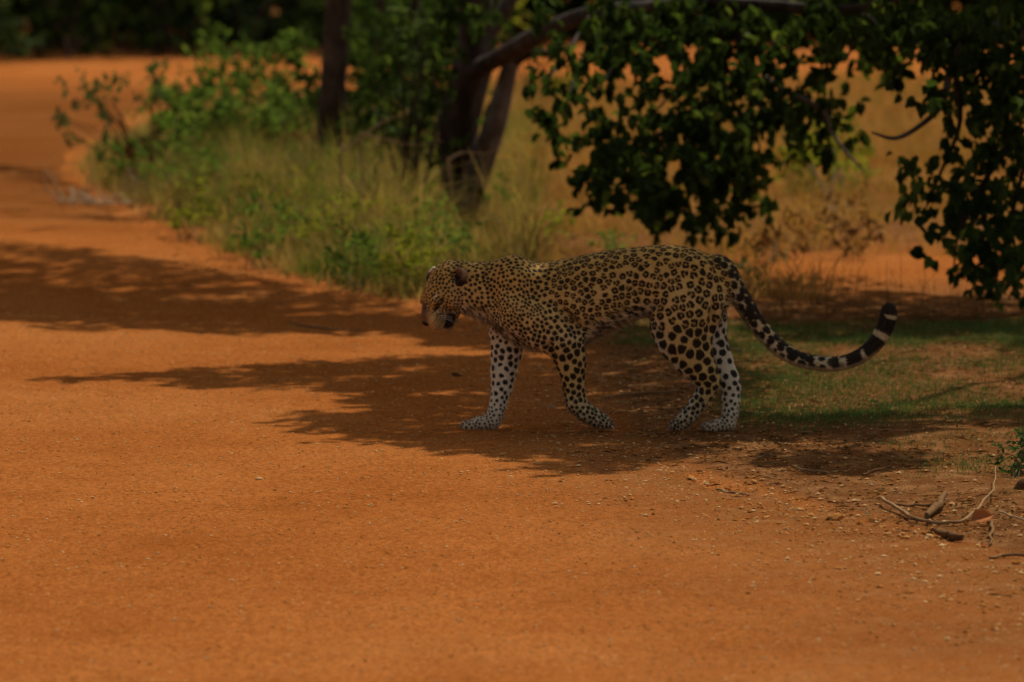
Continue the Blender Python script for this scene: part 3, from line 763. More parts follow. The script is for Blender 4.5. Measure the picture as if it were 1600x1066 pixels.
# ------------------------------------------------------------------ trees and bushes
def hz(x, y): return float(height(np.array([x]), np.array([y]))[0])
def clump_points(clumps, Y, per, depth, seed, holes=False):
    """spray centres inside measured ellipses: (px, py, rx, ry, density)"""
    r = np.random.default_rng(seed); out = []
    for c in clumps:
        px, py, ax_, ay_, den = c[:5]; yy = c[5] if len(c) > 5 else Y
        n = max(2, int(per * den * ax_ * ay_ / 1000.0))
        th = r.uniform(0, 2 * np.pi, n); ra = np.sqrt(r.random(n))
        for a, q in zip(th, ra):
            x_, y_ = px + ax_ * q * math.cos(a), py + ay_ * q * math.sin(a)
            if holes and vnoise(x_ / 13.0, y_ / 11.0, 0, 40) < -.22 + .0 * q: continue
            out.append(P(x_, y_, yy + r.normal(0, depth)))
    return np.array(out)
def twig_lines(mb, starts, ends, r0=.012, r1=.003, seed=0, sides=4):
    r = np.random.default_rng(seed)
    for a, b in zip(starts, ends):
        m = (a + b) / 2 + r.normal(0, .06, 3) * np.linalg.norm(b - a); m[2] += .04 * np.linalg.norm(b - a)
        tube(mb, [a, m, b], [r0, (r0 + r1) / 2, r1], sides, 2)
def limb_net(mb, rootp, pts, r0, r1, seed):
    """limbs that run from spray to spray, each to its nearest neighbour already joined"""
    P_ = np.vstack([rootp[None], pts]); n = len(P_); done = np.zeros(n, bool); done[0] = True
    best = np.linalg.norm(P_ - P_[0], axis=1); par = np.zeros(n, int); depth = np.zeros(n, int)
    for _ in range(n - 1):
        j = np.where(done, 1e9, best).argmin(); done[j] = True; depth[j] = depth[par[j]] + 1
        a, b = P_[par[j]], P_[j]; t = min(1.0, depth[j] / 14.0); ra = r0 + (r1 - r0) * t
        tube(mb, [a, (a + b) / 2 + np.array([0, 0, .06]), b], [ra, ra * .9, ra * .8], 5, 3, .06, seed + j)
        d = np.linalg.norm(P_ - P_[j], axis=1); m = d < best; best[m] = d[m]; par[m & ~done] = j
def foliage(name, centres, mat, parent, n_leaf, length, leafL, leafW, droop, seed):
    v, q, t, td = sprays(centres, n_leaf, length, leafL, leafW, droop, seed)
    return mesh(name, v, q, M[mat], parent, {'tint': t})
def root(o, base):
    """put a thing's origin at its foot and keep its parts in place"""
    o.location = base
    for ch in o.children: ch.data.transform(Matrix.Translation(-Vector(base)))

# crown shade: spray centres whose shadow falls on measured stretches of ground
def shade_points(polys, z0, z1, seed):
    r = np.random.default_rng(seed); out = []
    for poly, n in polys:
        g = np.array([G(*p)[:2] for p in poly])
        lo, hi = g.min(0), g.max(0); got = 0
        x1, y1 = g[:, 0], g[:, 1]; x2, y2 = np.roll(x1, -1), np.roll(y1, -1)
        while got < n:
            p = r.uniform(lo, hi)
            c = ((y1 > p[1]) != (y2 > p[1])) & (p[0] < (x2 - x1) * (p[1] - y1) / (y2 - y1 + 1e-12) + x1)
            if c.sum() % 2:
                z = r.uniform(z0, z1); t = z / TO_SUN[2]
                out.append([p[0] + TO_SUN[0] * t, p[1] + TO_SUN[1] * t, z]); got += 1
    return np.array(out)

# --- the spreading tree behind the leopard
T1 = 13.4                                       # depth of its trunk
tree = thing('spreading_tree', 'dark spreading tree with forked leaning trunk and leafy boughs hanging behind the leopard', 'tree')
mb = MB()
tube(mb, [P(734, 372, T1), P(728, 330, T1), P(720, 270, T1), P(714, 210, T1), P(724, 150, T1), P(740, 90, T1), P(742, 30, T1), P(738, -120, T1 - .2), P(770, -380, T1 - .6)],
     [.19, .155, .130, .118, .122, .13, .12, .10, .08], 14, 6, .24, 1)
tube(mb, [P(716, 372, T1 - .05), P(712, 330, T1 - .1), P(716, 280, T1 - .05), P(718, 230, T1)], [.13, .10, .09, .05], 10, 5, .12, 5)
tube(mb, [P(742, 362, T1 - .1), P(738, 335, T1 - .1), P(735, 310, T1 - .05), P(728, 280, T1)], [.08, .07, .065, .04], 8, 5, .14, 6)
trunk = mb.build('trunk', M['bark_dark'], tree, True)
mb = MB()
tube(mb, [P(728, 330, T1 - .12), P(740, 290, T1 - .16), P(752, 255, T1 - .2), P(771, 195, T1 - .25), P(786, 140, T1 - .25), P(799, 98, T1 - .25), P(812, 86, T1 - .25)],
     [.10, .085, .075, .066, .060, .053, .035], 12, 6, .20, 2)
mb.build('leaning_stem', M['bark_grey'], tree, True)
mb = MB()
tube(mb, [P(796, 104, T1 - .25), P(820, 86, T1 - .3), P(850, 84, T1 - .35), P(884, 96, T1 - .4)], [.04, .036, .026, .010], 8, 5, .2, 3)
mb.build('broken_branch', M['bark_dark'], tree, True)
mb = MB()
HYY = 8.4                                      # the boughs reach forward over the open ground
bough = tube(mb, [P(730, 118, T1), P(765, 98, T1 - .5), P(808, 74, T1 - 1.2), P(862, 44, T1 - 2.2), P(925, 22, T1 - 3.4), P(1011, 12, T1 - 4.6), P(1110, 4, HYY), P(1210, 8, HYY - .2), P(1320, 15, HYY - .4), P(1450, -10, HYY - .5), P(1600, -60, HYY - .6)],
     [.06, .062, .06, .054, .045, .040, .036, .032, .027, .022, .016], 10, 5, .16, 4)
mb.build('bough', M['bark_dark'], tree, True)
mb = MB()
tube(mb, [P(752, 110, T1 + .05), P(762, 60, T1 + .1), P(785, 20, T1 + .1), P(815, -30, T1 + .1), P(880, -160, T1), P(1000, -420, T1 - 1)], [.05, .052, .05, .048, .045, .03], 10, 5, .12, 7)
mb.build('bough', M['bark_grey'], tree, True)
mb = MB()                                       # limbs that droop into view
tube(mb, [P(1120, -80, HYY), P(1126, 0, HYY), P(1130, 70, HYY), P(1122, 150, HYY + .1), P(1100, 220, HYY + .1)], [.05, .042, .036, .024, .010], 8, 5, .10, 8)
tube(mb, [P(1142, -10, HYY), P(1153, 50, HYY), P(1165, 120, HYY - .1), P(1195, 180, HYY - .1)], [.03, .026, .018, .008], 7, 5, .10, 9)
for k, (a, b) in enumerate([((1130, 70), (1010, 190)), ((1122, 150), (960, 270)), ((1122, 150), (1070, 330)), ((1165, 120), (1160, 300)), ((1011, 12), (930, 150)),
             ((925, 22), (880, 170)), ((1153, 50), (1250, 130)), ((1210, 8), (1280, 70)), ((1130, 100), (1190, 250)), ((1320, 15), (1390, 90)), ((925, 22), (860, 120)), ((1011, 12), (985, 150))]):
    ya = T1 - 3.4 if a[0] == 925 else (T1 - 4.6 if a[0] == 1011 else HYY)
    tube(mb, [P(*a, ya), P((a[0] + b[0]) / 2 + 12, (a[1] + b[1]) / 2 - 18, (ya + HYY) / 2 + .1 * (k % 3)), P(*b, HYY + .15 * (k % 3 - 1))], [.016, .011, .004], 6, 4, .10, k)
mb.build('drooping_limb', M['bark_dark'], tree, True)
mb = MB()
tube(mb, [P(1195, 120, HYY - .1), P(1228, 142, HYY - .4), P(1262, 158, HYY - .5), P(1289, 178, HYY - .5), P(1300, 208, HYY - .5), P(1328, 245, HYY - .5), P(1352, 268, HYY - .5)], [.014, .015, .014, .012, .010, .008, .004], 7, 5, .10, 11)
tube(mb, [P(1289, 178, HYY - .5), P(1294, 160, HYY - .5), P(1297, 146, HYY - .5)], [.008, .006, .003], 6, 4, .10, 12)
mb.build('bare_twig', M['bark_grey'], tree, True)
CL = [(900, 175, 55, 45, .55), (935, 225, 75, 45, .8), (985, 262, 85, 50, 1.25), (1055, 245, 95, 75, 1.5), (1140, 215, 80, 75, 1.4), (1060, 315, 90, 34, 1.2), (960, 305, 42, 38, .9), (932, 330, 20, 18, .6),
      (1005, 338, 32, 18, .8), (1045, 348, 26, 14, .8), (1160, 275, 45, 45, 1.1), (1130, 325, 36, 22, .7), (1150, 350, 14, 10, .5), (1190, 318, 18, 16, .6), (1205, 175, 60, 50, 1.1), (990, 110, 60, 50, .6), (1060, 100, 75, 60, .9), (1110, 150, 60, 50, .9),
      (1000, 45, 110, 35, .9), (1110, 40, 110, 40, 1.0), (1225, 60, 80, 55, 1.0), (1260, 130, 60, 50, .9), (1300, 190, 45, 28, .8), (1340, 205, 24, 18, .7), (1265, 235, 30, 30, .55), (1320, 40, 80, 36, 1.0), (1385, 90, 40, 26, .9),
      (1440, 30, 80, 40, 1.0), (900, 20, 70, 26, .7), (840, 150, 34, 34, .35), (870, 215, 30, 30, .35), (985, 170, 26, 26, .3), (870, 60, 40, 24, .5), (1090, 210, 50, 40, .8), (940, 70, 70, 40, .8), (880, 120, 50, 26, .4), (1180, 90, 90, 40, 1.0), (1250, 20, 150, 26, 1.0), (1040, 20, 130, 26, 1.0), (1330, 90, 60, 30, .8), (840, 200, 30, 40, .4)]
cp = clump_points(CL, HYY, 8.2, .4, 21, True)
foliage('hanging_foliage', cp, 'leaf_dark', tree, 9, .18, .082, .062, .85, 22)
# leaves that climb the trunk
cp = clump_points([(700, 60, 26, 60, .9), (690, 150, 22, 50, .8), (755, 40, 30, 40, .7), (720, 20, 60, 26, .9), (700, 240, 22, 40, .7), (775, 130, 18, 30, .4), (750, 200, 14, 30, .4), (735, 290, 24, 26, .5), (820, 70, 26, 20, .4), (690, 310, 20, 24, .5)], T1 - .35, 9.0, .18, 23)
foliage('climbing_foliage', cp, 'leaf_dark', tree, 8, .18, .07, .045, .5, 24)
# crown over the road
SH = [([(-190, 374), (0, 380), (200, 402), (400, 436), (640, 482), (700, 500), (690, 522), (500, 527), (300, 524), (0, 510), (-190, 500)], 760),
      ([(-80, 440), (300, 470), (650, 500), (660, 520), (300, 515), (0, 500)], 330),
      ([(560, 492), (800, 505), (1000, 520), (1120, 545), (1120, 560), (900, 556), (680, 540)], 300),
      ([(90, 597), (320, 578), (620, 562), (900, 556), (1150, 566), (1160, 592), (950, 604), (640, 612), (420, 606), (220, 602)], 260),
      ([(560, 600), (800, 590), (1150, 590), (1160, 625), (900, 632), (640, 640), (520, 630)], 190),
      ([(420, 650), (600, 640), (820, 626), (1120, 620), (1180, 650), (1120, 690), (1040, 728), (890, 742), (740, 716), (560, 688)], 220),
      ([(640, 680), (800, 650), (1080, 650), (1120, 690), (1000, 725), (880, 735), (760, 712)], 110)]
sp1 = shade_points(SH, 3.4, 5.6, 31)
foliage('crown', sp1, 'leaf_dark', tree, 14, .42, .13, .075, .3, 32)
mb = MB(); hub = [P(738, -120, T1 - .2), P(770, -380, T1 - .6), P(1000, -420, T1 - 1), P(1110, 4, T1 - 2.1)]
limb_net(mb, hub[1], sp1[::16], .035, .010, 5)
mb.build('crown_limb', M['bark_dark'], tree, True)
root(tree, P(724, 352, T1))

# --- the tree at the right, leaves hanging into the frame
T2 = 5.6
rt = thing('leafy_tree', 'leafy tree whose dark boughs hang into the frame at the right edge', 'tree')
mb = MB()
tube(mb, [G(2050, 500), G(2050, 500) + [.1, .1, 1.2], G(2050, 500) + [-.1, 0, 2.6], G(2050, 500) + [.1, .2, 4.6]], [.24, .19, .16, .10], 12, 6, .1, 1)
mb.build('trunk', M['bark_dark'], rt, True)
b0 = G(2050, 500)
mb = MB()
tube(mb, [b0 + [-.1, 0, 2.3], P(1800, 20, T2), P(1640, 60, T2), P(1540, 40, T2), P(1490, 100, T2), P(1474, 160, T2), P(1440, 195, T2), P(1400, 216, T2), P(1362, 207, T2)], [.06, .046, .038, .030, .022, .017, .013, .011, .006], 8, 5, .12, 2)
mb.build('bough', M['bark_grey'], rt, True)
mb = MB()
for k, pts in enumerate([[(1640, 60), (1620, 180), (1590, 300), (1560, 420), (1555, 470)], [(1600, 200), (1540, 280), (1500, 360), (1490, 420)], [(1490, 100), (1500, 190), (1470, 270), (1440, 340)], [(1540, 40), (1480, 30), (1400, 60), (1345, 54), (1322, 96)]]):
    tube(mb, [P(*p, T2 + .1 * (k - 1)) for p in pts], np.linspace(.018, .004, len(pts)), 6, 4, .08, k)
mb.build('drooping_limb', M['bark_dark'], rt, True)
CR = [(1490, 110, 80, 60, .9), (1560, 60, 70, 60, 1.1), (1600, 160, 60, 80, 1.2), (1570, 260, 60, 70, 1.3), (1500, 245, 50, 45, .9), (1455, 290, 55, 42, 1.0), (1395, 265, 22, 22, .6), (1410, 235, 26, 22, .5), (1500, 335, 60, 45, 1.0),
      (1560, 350, 60, 55, 1.2), (1450, 345, 30, 24, .7), (1530, 410, 40, 34, .9), (1590, 430, 35, 45, 1.0), (1560, 462, 16, 16, .7), (1445, 385, 14, 14, .5), (1500, 395, 18, 16, .5), (1430, 140, 40, 30, .5), (1380, 40, 60, 40, .9), (1500, 30, 90, 36, 1.0), (1405, 315, 14, 18, .4), (1590, 330, 40, 70, 1.3), (1540, 170, 60, 60, 1.0), (1520, 300, 50, 50, .9), (1580, 100, 60, 70, 1.2), (1545, 385, 40, 40, .9), (1470, 320, 40, 30, .7), (1450, 70, 80, 40, .9), (1540, 20, 90, 30, 1.1), (1400, 20, 80, 26, .9)]
cp = clump_points(CR, T2, 6.4, .26, 41, True)
foliage('hanging_foliage', cp, 'leaf_dark', rt, 8, .16, .074, .056, .85, 42)
SR = [([(1160, 458), (1400, 466), (1800, 480), (1800, 535), (1400, 535), (1180, 535)], 330),
      ([(1120, 650), (1300, 652), (1470, 664), (1440, 690), (1300, 700), (1120, 690)], 85),
      ([(1240, 712), (1420, 716), (1400, 738), (1260, 742)], 26),
      ([(1480, 640), (1700, 650), (1700, 690), (1520, 680)], 34)]
sp2 = shade_points(SR, 2.9, 4.8, 51)
top_ = b0 + np.array([1.0, .9, 5.0]) + np.random.default_rng(53).normal(0, 1, (150, 3)) * [.8, .8, .5]
foliage('crown', np.vstack([sp2, top_]), 'leaf_dark', rt, 14, .40, .13, .075, .3, 52)
mb = MB()
limb_net(mb, b0 + np.array([0, .1, 3.6]), sp2[::7], .035, .010, 6)
mb.build('crown_limb', M['bark_dark'], rt, True)
root(rt, b0)

# --- slim tree at the left of the forked one
def slim_tree(name, label, pts, Y, rads, bark, crown=None, seed=0, group=None):
    o = thing(name, label, 'tree', group)
    mb = MB(); path = [P(*p, Y) for p in pts]
    top = path[-1] + np.array([.15, 0, 1.6]); top2 = top + np.array([-.2, .2, 1.6])
    tube(mb, path + [top, top2], list(rads) + [rads[-1] * .8, rads[-1] * .35], 12, 6, .09, seed)
    mb.build('trunk', M[bark], o, True)
    r = np.random.default_rng(seed)
    c = top2 + r.normal(0, 1, (34, 3)) * np.array([.7, .7, .5]) + [.3, 1.2, .3]
    if crown is not None: c = np.vstack([c, crown])
    foliage('crown', c, 'leaf_dark', o, 12, .42, .13, .07, .3, seed)
    mb = MB(); twig_lines(mb, [top + (top2 - top) * r.random() for _ in range(12)], c[:12], .03, .008, seed)
    mb.build('crown_limb', M[bark], o, True)
    root(o, path[0]); return o
slim_tree('slim_tree', 'slim brown tree trunk standing alone behind the green bush, left of the forked tree', [(504, 318), (510, 250), (512, 215), (518, 170), (522, 110), (527, 50), (531, -10)], 16.5, [.115, .104, .099, .095, .092, .092, .088], 'bark_brown', shade_points([([(-120, 246), (0, 256), (70, 270), (116, 290), (60, 287), (0, 272), (-120, 260)], 60)], 3.6, 4.6, 33), 3)
slim_tree('slim_tree', 'thin stem in the shade between the brown trunk and the forked tree', [(592, 240), (594, 150), (598, 80), (594, -10)], 23.0, [.05, .045, .042, .04], 'bark_brown', None, 4)
slim_tree('slim_tree', 'thin dark stem just left of the forked tree', [(668, 250), (660, 150), (652, 70), (650, -10)], 20.0, [.045, .04, .04, .035], 'bark_dark', None, 6)

def bush(name, label, clumps, Y, mat, per, depth, n_leaf, length, leafL, leafW, droop, seed, base, cat='bush', stem='bark_brown', group=None, nst=9, sr=.014):
    o = thing(name, label, cat, group)
    cp = clump_points(clumps, Y, per, depth, seed)
    foliage('foliage', cp, mat, o, n_leaf, length, leafL, leafW, droop, seed)
    b = np.array(base, float); mb = MB(); r = np.random.default_rng(seed)
    sel = cp[r.choice(len(cp), min(nst, len(cp)), replace=False)]
    twig_lines(mb, [b + r.normal(0, .05, 3) * [1, 1, 0] for _ in sel], sel, sr, sr * .3, seed)
    mb.build('stem', M[stem], o, True)
    root(o, b); return o
def gz(px, py):
    g = G(px, py); g[2] = hz(g[0], g[1]); return g
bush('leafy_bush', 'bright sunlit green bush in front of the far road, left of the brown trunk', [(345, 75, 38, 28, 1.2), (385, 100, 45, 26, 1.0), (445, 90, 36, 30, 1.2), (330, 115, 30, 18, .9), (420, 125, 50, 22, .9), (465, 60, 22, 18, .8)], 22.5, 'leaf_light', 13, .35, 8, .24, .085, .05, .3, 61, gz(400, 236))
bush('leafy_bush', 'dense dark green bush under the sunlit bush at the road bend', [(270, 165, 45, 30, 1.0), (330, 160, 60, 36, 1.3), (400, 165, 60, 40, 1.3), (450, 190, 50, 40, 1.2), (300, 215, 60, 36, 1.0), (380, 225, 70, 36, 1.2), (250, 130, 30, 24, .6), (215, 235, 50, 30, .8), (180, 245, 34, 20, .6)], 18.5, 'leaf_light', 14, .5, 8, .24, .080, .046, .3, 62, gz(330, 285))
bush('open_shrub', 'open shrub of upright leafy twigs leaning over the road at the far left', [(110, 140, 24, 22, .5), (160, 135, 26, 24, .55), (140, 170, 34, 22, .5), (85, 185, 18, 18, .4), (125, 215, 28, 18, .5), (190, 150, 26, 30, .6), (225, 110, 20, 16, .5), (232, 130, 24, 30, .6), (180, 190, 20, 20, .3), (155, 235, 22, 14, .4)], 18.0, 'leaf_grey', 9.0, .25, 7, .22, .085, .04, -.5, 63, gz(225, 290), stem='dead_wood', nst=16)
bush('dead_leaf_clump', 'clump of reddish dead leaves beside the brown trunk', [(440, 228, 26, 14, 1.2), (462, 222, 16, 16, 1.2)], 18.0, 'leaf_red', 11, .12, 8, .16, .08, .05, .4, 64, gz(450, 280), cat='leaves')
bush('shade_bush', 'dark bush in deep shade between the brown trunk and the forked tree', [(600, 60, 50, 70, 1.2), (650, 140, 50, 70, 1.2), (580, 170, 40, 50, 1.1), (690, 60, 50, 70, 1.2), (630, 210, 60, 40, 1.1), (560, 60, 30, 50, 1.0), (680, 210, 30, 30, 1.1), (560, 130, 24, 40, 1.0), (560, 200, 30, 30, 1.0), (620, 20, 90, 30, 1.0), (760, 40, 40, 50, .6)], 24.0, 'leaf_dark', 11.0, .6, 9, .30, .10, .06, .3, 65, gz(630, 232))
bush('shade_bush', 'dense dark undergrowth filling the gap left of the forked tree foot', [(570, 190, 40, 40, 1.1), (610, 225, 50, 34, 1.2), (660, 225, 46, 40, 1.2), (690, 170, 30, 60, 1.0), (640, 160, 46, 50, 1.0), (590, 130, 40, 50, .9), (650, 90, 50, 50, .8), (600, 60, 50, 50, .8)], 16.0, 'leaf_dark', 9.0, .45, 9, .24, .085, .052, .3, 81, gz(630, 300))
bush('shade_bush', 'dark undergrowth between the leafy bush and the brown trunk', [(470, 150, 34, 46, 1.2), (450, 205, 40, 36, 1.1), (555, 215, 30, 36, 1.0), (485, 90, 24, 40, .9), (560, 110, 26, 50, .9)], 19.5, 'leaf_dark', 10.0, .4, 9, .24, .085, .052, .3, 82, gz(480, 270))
bush('vine_shrub', 'pale green climbing shrub with small round leaves in front of the forked tree', [(625, 62, 20, 14, .9), (660, 75, 12, 24, .6), (635, 110, 16, 12, .8), (678, 128, 16, 14, .8), (648, 100, 14, 20, .5), (618, 145, 18, 10, .9), (590, 188, 14, 12, .7), (610, 205, 14, 10, .6), (645, 150, 14, 24, .5), (665, 50, 12, 20, .4), (640, 20, 40, 16, .6)], 13.0, 'leaf_grey', 10, .15, 7, .16, .055, .045, .2, 66, gz(640, 360), cat='shrub', nst=12)
bush('yellow_bush', 'sunlit yellow green bush far behind the hanging boughs', [(1260, 230, 50, 36, 1.1), (1310, 265, 50, 36, 1.1), (1240, 280, 40, 30, .9), (1290, 305, 50, 22, .8), (1340, 250, 30, 22, .7), (1300, 225, 50, 26, .8)], 17.0, 'leaf_yellow', 13, .5, 8, .26, .085, .045, .1, 67, gz(1290, 330))
bush('far_bush', 'small green bush beside the broken branch, beyond the dry grass', [(800, 30, 30, 26, .8), (860, 110, 24, 20, .5), (830, 30, 30, 20, .7)], 30.0, 'leaf_yellow', 6, .5, 8, .34, .12, .07, .2, 68, gz(830, 190))
WEEDS = [(620, 250, 60, 34, 'leafy weed below the pale climbing shrub'), (690, 268, 36, 40, 'green weed growing against the left foot of the forked tree'), (775, 300, 30, 30, 'yellowish weed at the right foot of the forked tree'),
    (530, 275, 60, 34, 'green weed in front of the brown trunk'), (250, 262, 46, 22, 'low weed under the open shrub at the road bend'), (350, 292, 60, 30, 'green weed in the tall grass below the dark bush'),
    (690, 375, 46, 36, 'green weed at the edge of the grass above the leopard head'), (600, 345, 50, 34, 'broad green weed in the middle of the tall grass'), (470, 345, 50, 28, 'spreading green weed near the road edge grass'),
    (440, 285, 46, 34, 'yellowish weed below the reddish dead leaves'), (560, 395, 50, 34, 'weed on the road edge left of the leopard head'), (650, 310, 46, 34, 'yellowish weed between the grass and the forked tree'),
    (330, 262, 60, 36, 'tall green weed in front of the dense dark bush'), (480, 300, 56, 36, 'tall yellowish weed left below the brown trunk'), (590, 292, 56, 36, 'tall green weed right below the brown trunk'), (520, 345, 56, 34, 'dense yellowish weed in the middle of the verge'), (420, 330, 56, 32, 'dense green weed left in the verge grass'), (640, 400, 50, 36, 'low green weed on the road edge just left of the leopard face'), (660, 345, 40, 34, 'yellowish weed above the far ear of the leopard'),
    (300, 330, 40, 20, 'small weed close to the road edge at the left'), (400, 375, 40, 20, 'small pale weed at the tip of the grassy edge'), (860, 345, 40, 24, 'small green weed behind the leopard shoulder'), (955, 374, 30, 14, 'low green weed just above the leopard back')]
for k, (px, py, w, h_, lab) in enumerate(WEEDS):
    gb = gz(px, py + h_ + 26); Yk = gb[1]
    bush('weed', lab, [(px, py, w, h_, 1.0), (px - w * .4, py + h_ * .4, w * .5, h_ * .5, .9), (px + w * .4, py + h_ * .3, w * .5, h_ * .6, .9)], Yk, ('leaf_light', 'leaf_yellow', 'leaf_light', 'leaf_yellow')[k % 4], 12.0, .28, 7, .17, .050, .026, .0, 400 + k, gb, cat='weed', stem='stalk', nst=8, sr=.004)

for k, (px, py, w, h_, mt, lab) in enumerate([(1205, 370, 44, 34, 'litter', 'brown dry shrub just behind the leopard rump'), (1330, 350, 40, 44, 'litter', 'brown dry shrub below the yellow green bush'), (1255, 345, 34, 40, 'grass_dry', 'tan dry shrub between the hanging boughs'),
        (1420, 170, 50, 40, 'grass_dry', 'tan dry shrub in the gap left of the right tree'), (830, 260, 40, 50, 'grass_dry', 'tan dry shrub right of the forked tree'), (860, 140, 50, 34, 'litter', 'far brown dry shrub under the broken branch'), (1400, 110, 60, 24, 'leaf_yellow', 'far yellow green shrub high in the gap left of the right tree'), (1180, 430, 34, 20, 'leaf_grey', 'low green shrub behind the root of the tail')]):
    gb = gz(px, py + h_ + 14)
    bush('dry_shrub' if k < 6 else 'far_shrub', lab, [(px, py, w, h_, 1.0), (px - w * .4, py + h_ * .4, w * .6, h_ * .5, 1.0), (px + w * .4, py + h_ * .4, w * .6, h_ * .5, 1.0)], gb[1], mt, 7.0, .3, 8, .22, .07, .02, -.3, 440 + k, gb, cat='shrub', stem='stalk', nst=9, sr=.005)

# --- the wood across the far road: bushes and trees in their own shade
r_ = np.random.default_rng(99)
side = ['at the far left edge', 'left of the road bend', 'above the road bend', 'over the sunlit bush', 'left of the brown trunk', 'behind the brown trunk', 'behind the forked tree', 'right of the forked tree',
        'above the hanging boughs', 'behind the hanging boughs', 'left of the right tree', 'behind the right tree', 'at the far right edge']
for k in range(13):
    px = -30 + k * 138
    yb = 97 - 12 * min(k, 3) / 3.0 - (0 if k < 6 else 22)
    b = gz(px, yb); Yk = b[1] + .8
    cl = [(px + r_.normal(0, 30), yb - 28 - r_.uniform(0, 14), 95, 34, 1.5), (px + r_.normal(0, 30), yb - 90, 105, 60, 1.5), (px + r_.normal(0, 30), yb - 200, 110, 80, 1.2), (px, yb - 330, 110, 80, 1.0)]
    bush('forest_bush', 'dark forest bush beyond the far road, ' + side[k], cl, Yk, 'leaf_dark' if k % 3 else 'leaf_grey', 3.2, .8, 10, .55, .19, .12, .2, 120 + k, b, group='bushes along the far road', nst=8)
for k, px in enumerate([-40, 60, 150, 250, 360, 480]):
    b = gz(px, 76 - .02 * px); o = thing('forest_tree', 'dark forest tree behind the far road bushes, %s from the left' % ['first', 'second', 'third', 'fourth', 'fifth', 'sixth'][k], 'tree', 'trees along the far road')
    mb = MB(); tube(mb, [b, b + [.05, 0, 1.2], b + [.2, .1, 3.2], b + [.1, 0, 5.5]], [.13, .11, .09, .06], 9, 5, .08, k); mb.build('trunk', M['bark_dark'], o, True)
    c = b + np.array([0, .5, 4.2]) + r_.normal(0, 1, (260, 3)) * [1.8, 2.0, 1.0]
    foliage('crown', c, 'leaf_dark', o, 12, .8, .30, .19, .2, 150 + k)
    root(o, b)
c = np.stack([r_.uniform(-28, 30, 7000), r_.uniform(62, 80, 7000), r_.uniform(0, 7, 7000)], 1)
o = foliage('far_wood', c, 'leaf_dark', None, 10, 1.0, .42, .28, .2, 160)
tag(o, 'dense dark wood closing the view far behind the road', 'wood', kind='stuff')

# ------------------------------------------------------------------ grass
def scatter(n, test, lo, hi, seed):
    r = np.random.default_rng(seed); out = []
    got = 0
    while got < n:
        p = r.uniform(lo, hi, (n * 3, 2)); m = test(p[:, 0], p[:, 1]) > r.random(len(p))
        out.append(p[m]); got += m.sum()
    return np.vstack(out)[:n]
def on_ground(p): return np.stack([p[:, 0], p[:, 1], height(p[:, 0], p[:, 1]) - .004], 1)
def pxy(x, y): return 800 + x / (y + CAM_D) * FPX
# tall mixed grass on the verge island
def isl(x, y):
    d = -road_dist(x, y); px = pxy(x, y)
    k = sm(.02, .40, d) * (y < 26) * (y > 6.2) * sm(860, 740, px + 20 * vnoise(x * 4, y * 3)) * (x > -5)
    return k * np.clip(.55 + .6 * vnoise(x * 2.6, y * 2.2, 0, 11), .08, 1)
p = scatter(75000, isl, (-5, 6), (1.2, 26), 201); r_ = np.random.default_rng(202)
edge = sm(.0, 1.0, -road_dist(p[:, 0], p[:, 1])); pxx = pxy(p[:, 0], p[:, 1]); edge = edge * (1 - .6 * sm(660, 700, pxx) * sm(830, 780, pxx))
h_ = r_.uniform(.10, .52, len(p)) * (.22 + .85 * edge) * np.clip(1 + .4 * vnoise(p[:, 0] * 1.7, p[:, 1] * 1.5, 0, 12) + .45 * vnoise(p[:, 0] * 6.3, p[:, 1] * 5.5, 0, 19), .3, 1.8)
v, f = blades(on_ground(p), h_, r_.uniform(.004, .010, len(p)), np.full(len(p), 1.0), 203)
tt = np.clip(.43 + .30 * vnoise(p[:, 0] * 2.3, p[:, 1] * 2.0, 0, 13) + .22 * vnoise(p[:, 0] * 7.1, p[:, 1] * 6.0, 0, 14) + r_.normal(0, .20, len(p)), 0, 1)
tag(mesh('tall_grass', v, f, M['grass_tall'], None, {'tint': np.repeat(tt, 5)}), 'tall mixed green and straw grass on the verge left of the leopard', 'grass', kind='stuff')
p = scatter(1500, isl, (-5, 6), (1.2, 24), 205); r_ = np.random.default_rng(206)
v, f = blades(on_ground(p), r_.uniform(.3, .75, len(p)) * (.3 + .7 * sm(.0, 1.4, -road_dist(p[:, 0], p[:, 1]))), r_.uniform(.004, .007, len(p)), np.full(len(p), .6), 207)
tag(mesh('straw_stalks', v, f, M['grass_tall'], None, {'tint': np.repeat(r_.uniform(.6, 1, len(p)), 5)}), 'tall pale straw stalks rising from the verge grass', 'grass', kind='stuff')
# dry grass behind
def dry(x, y):
    px = pxy(x, y); py = 16000 / (y + CAM_D) - 129
    track = np.exp(-(((y - 9.2 - .25 * (x - 2)) / 1.6) ** 2)) * np.clip((x - 1.0) / .6, 0, 1)
    k = (road_dist(x, y) < -.3) * (px > 760) * (px < 1750) * (y > np.where(px > 1290 + 50 * vnoise(x * 3, y * 2), 10.0, 6.6)) * (1 - track)
    return k * np.clip(.22 + .8 * vnoise(x * 2.2, y * 1.5, 0, 15), .03, 1) * sm(46, 22, y)
p = scatter(36000, dry, (-.5, 6), (5.5, 42), 211); r_ = np.random.default_rng(212)
h_ = r_.uniform(.06, .34, len(p)) * np.clip(1 + .7 * vnoise(p[:, 0] * 1.4, p[:, 1] * 1.2, 0, 16), .4, 1.5)
v, f = blades(on_ground(p), h_, r_.uniform(.004, .010, len(p)), np.full(len(p), 1.35), 213)
tt = np.clip(.62 + r_.normal(0, .2, len(p)) + .2 * vnoise(p[:, 0] * 1.1, p[:, 1] * .9, 0, 17), 0, 1)
tag(mesh('dry_grass', v, f, M['grass_dry'], None, {'tint': np.repeat(tt, 5)}), 'dry orange brown grass on the open ground behind the leopard', 'grass', kind='stuff')
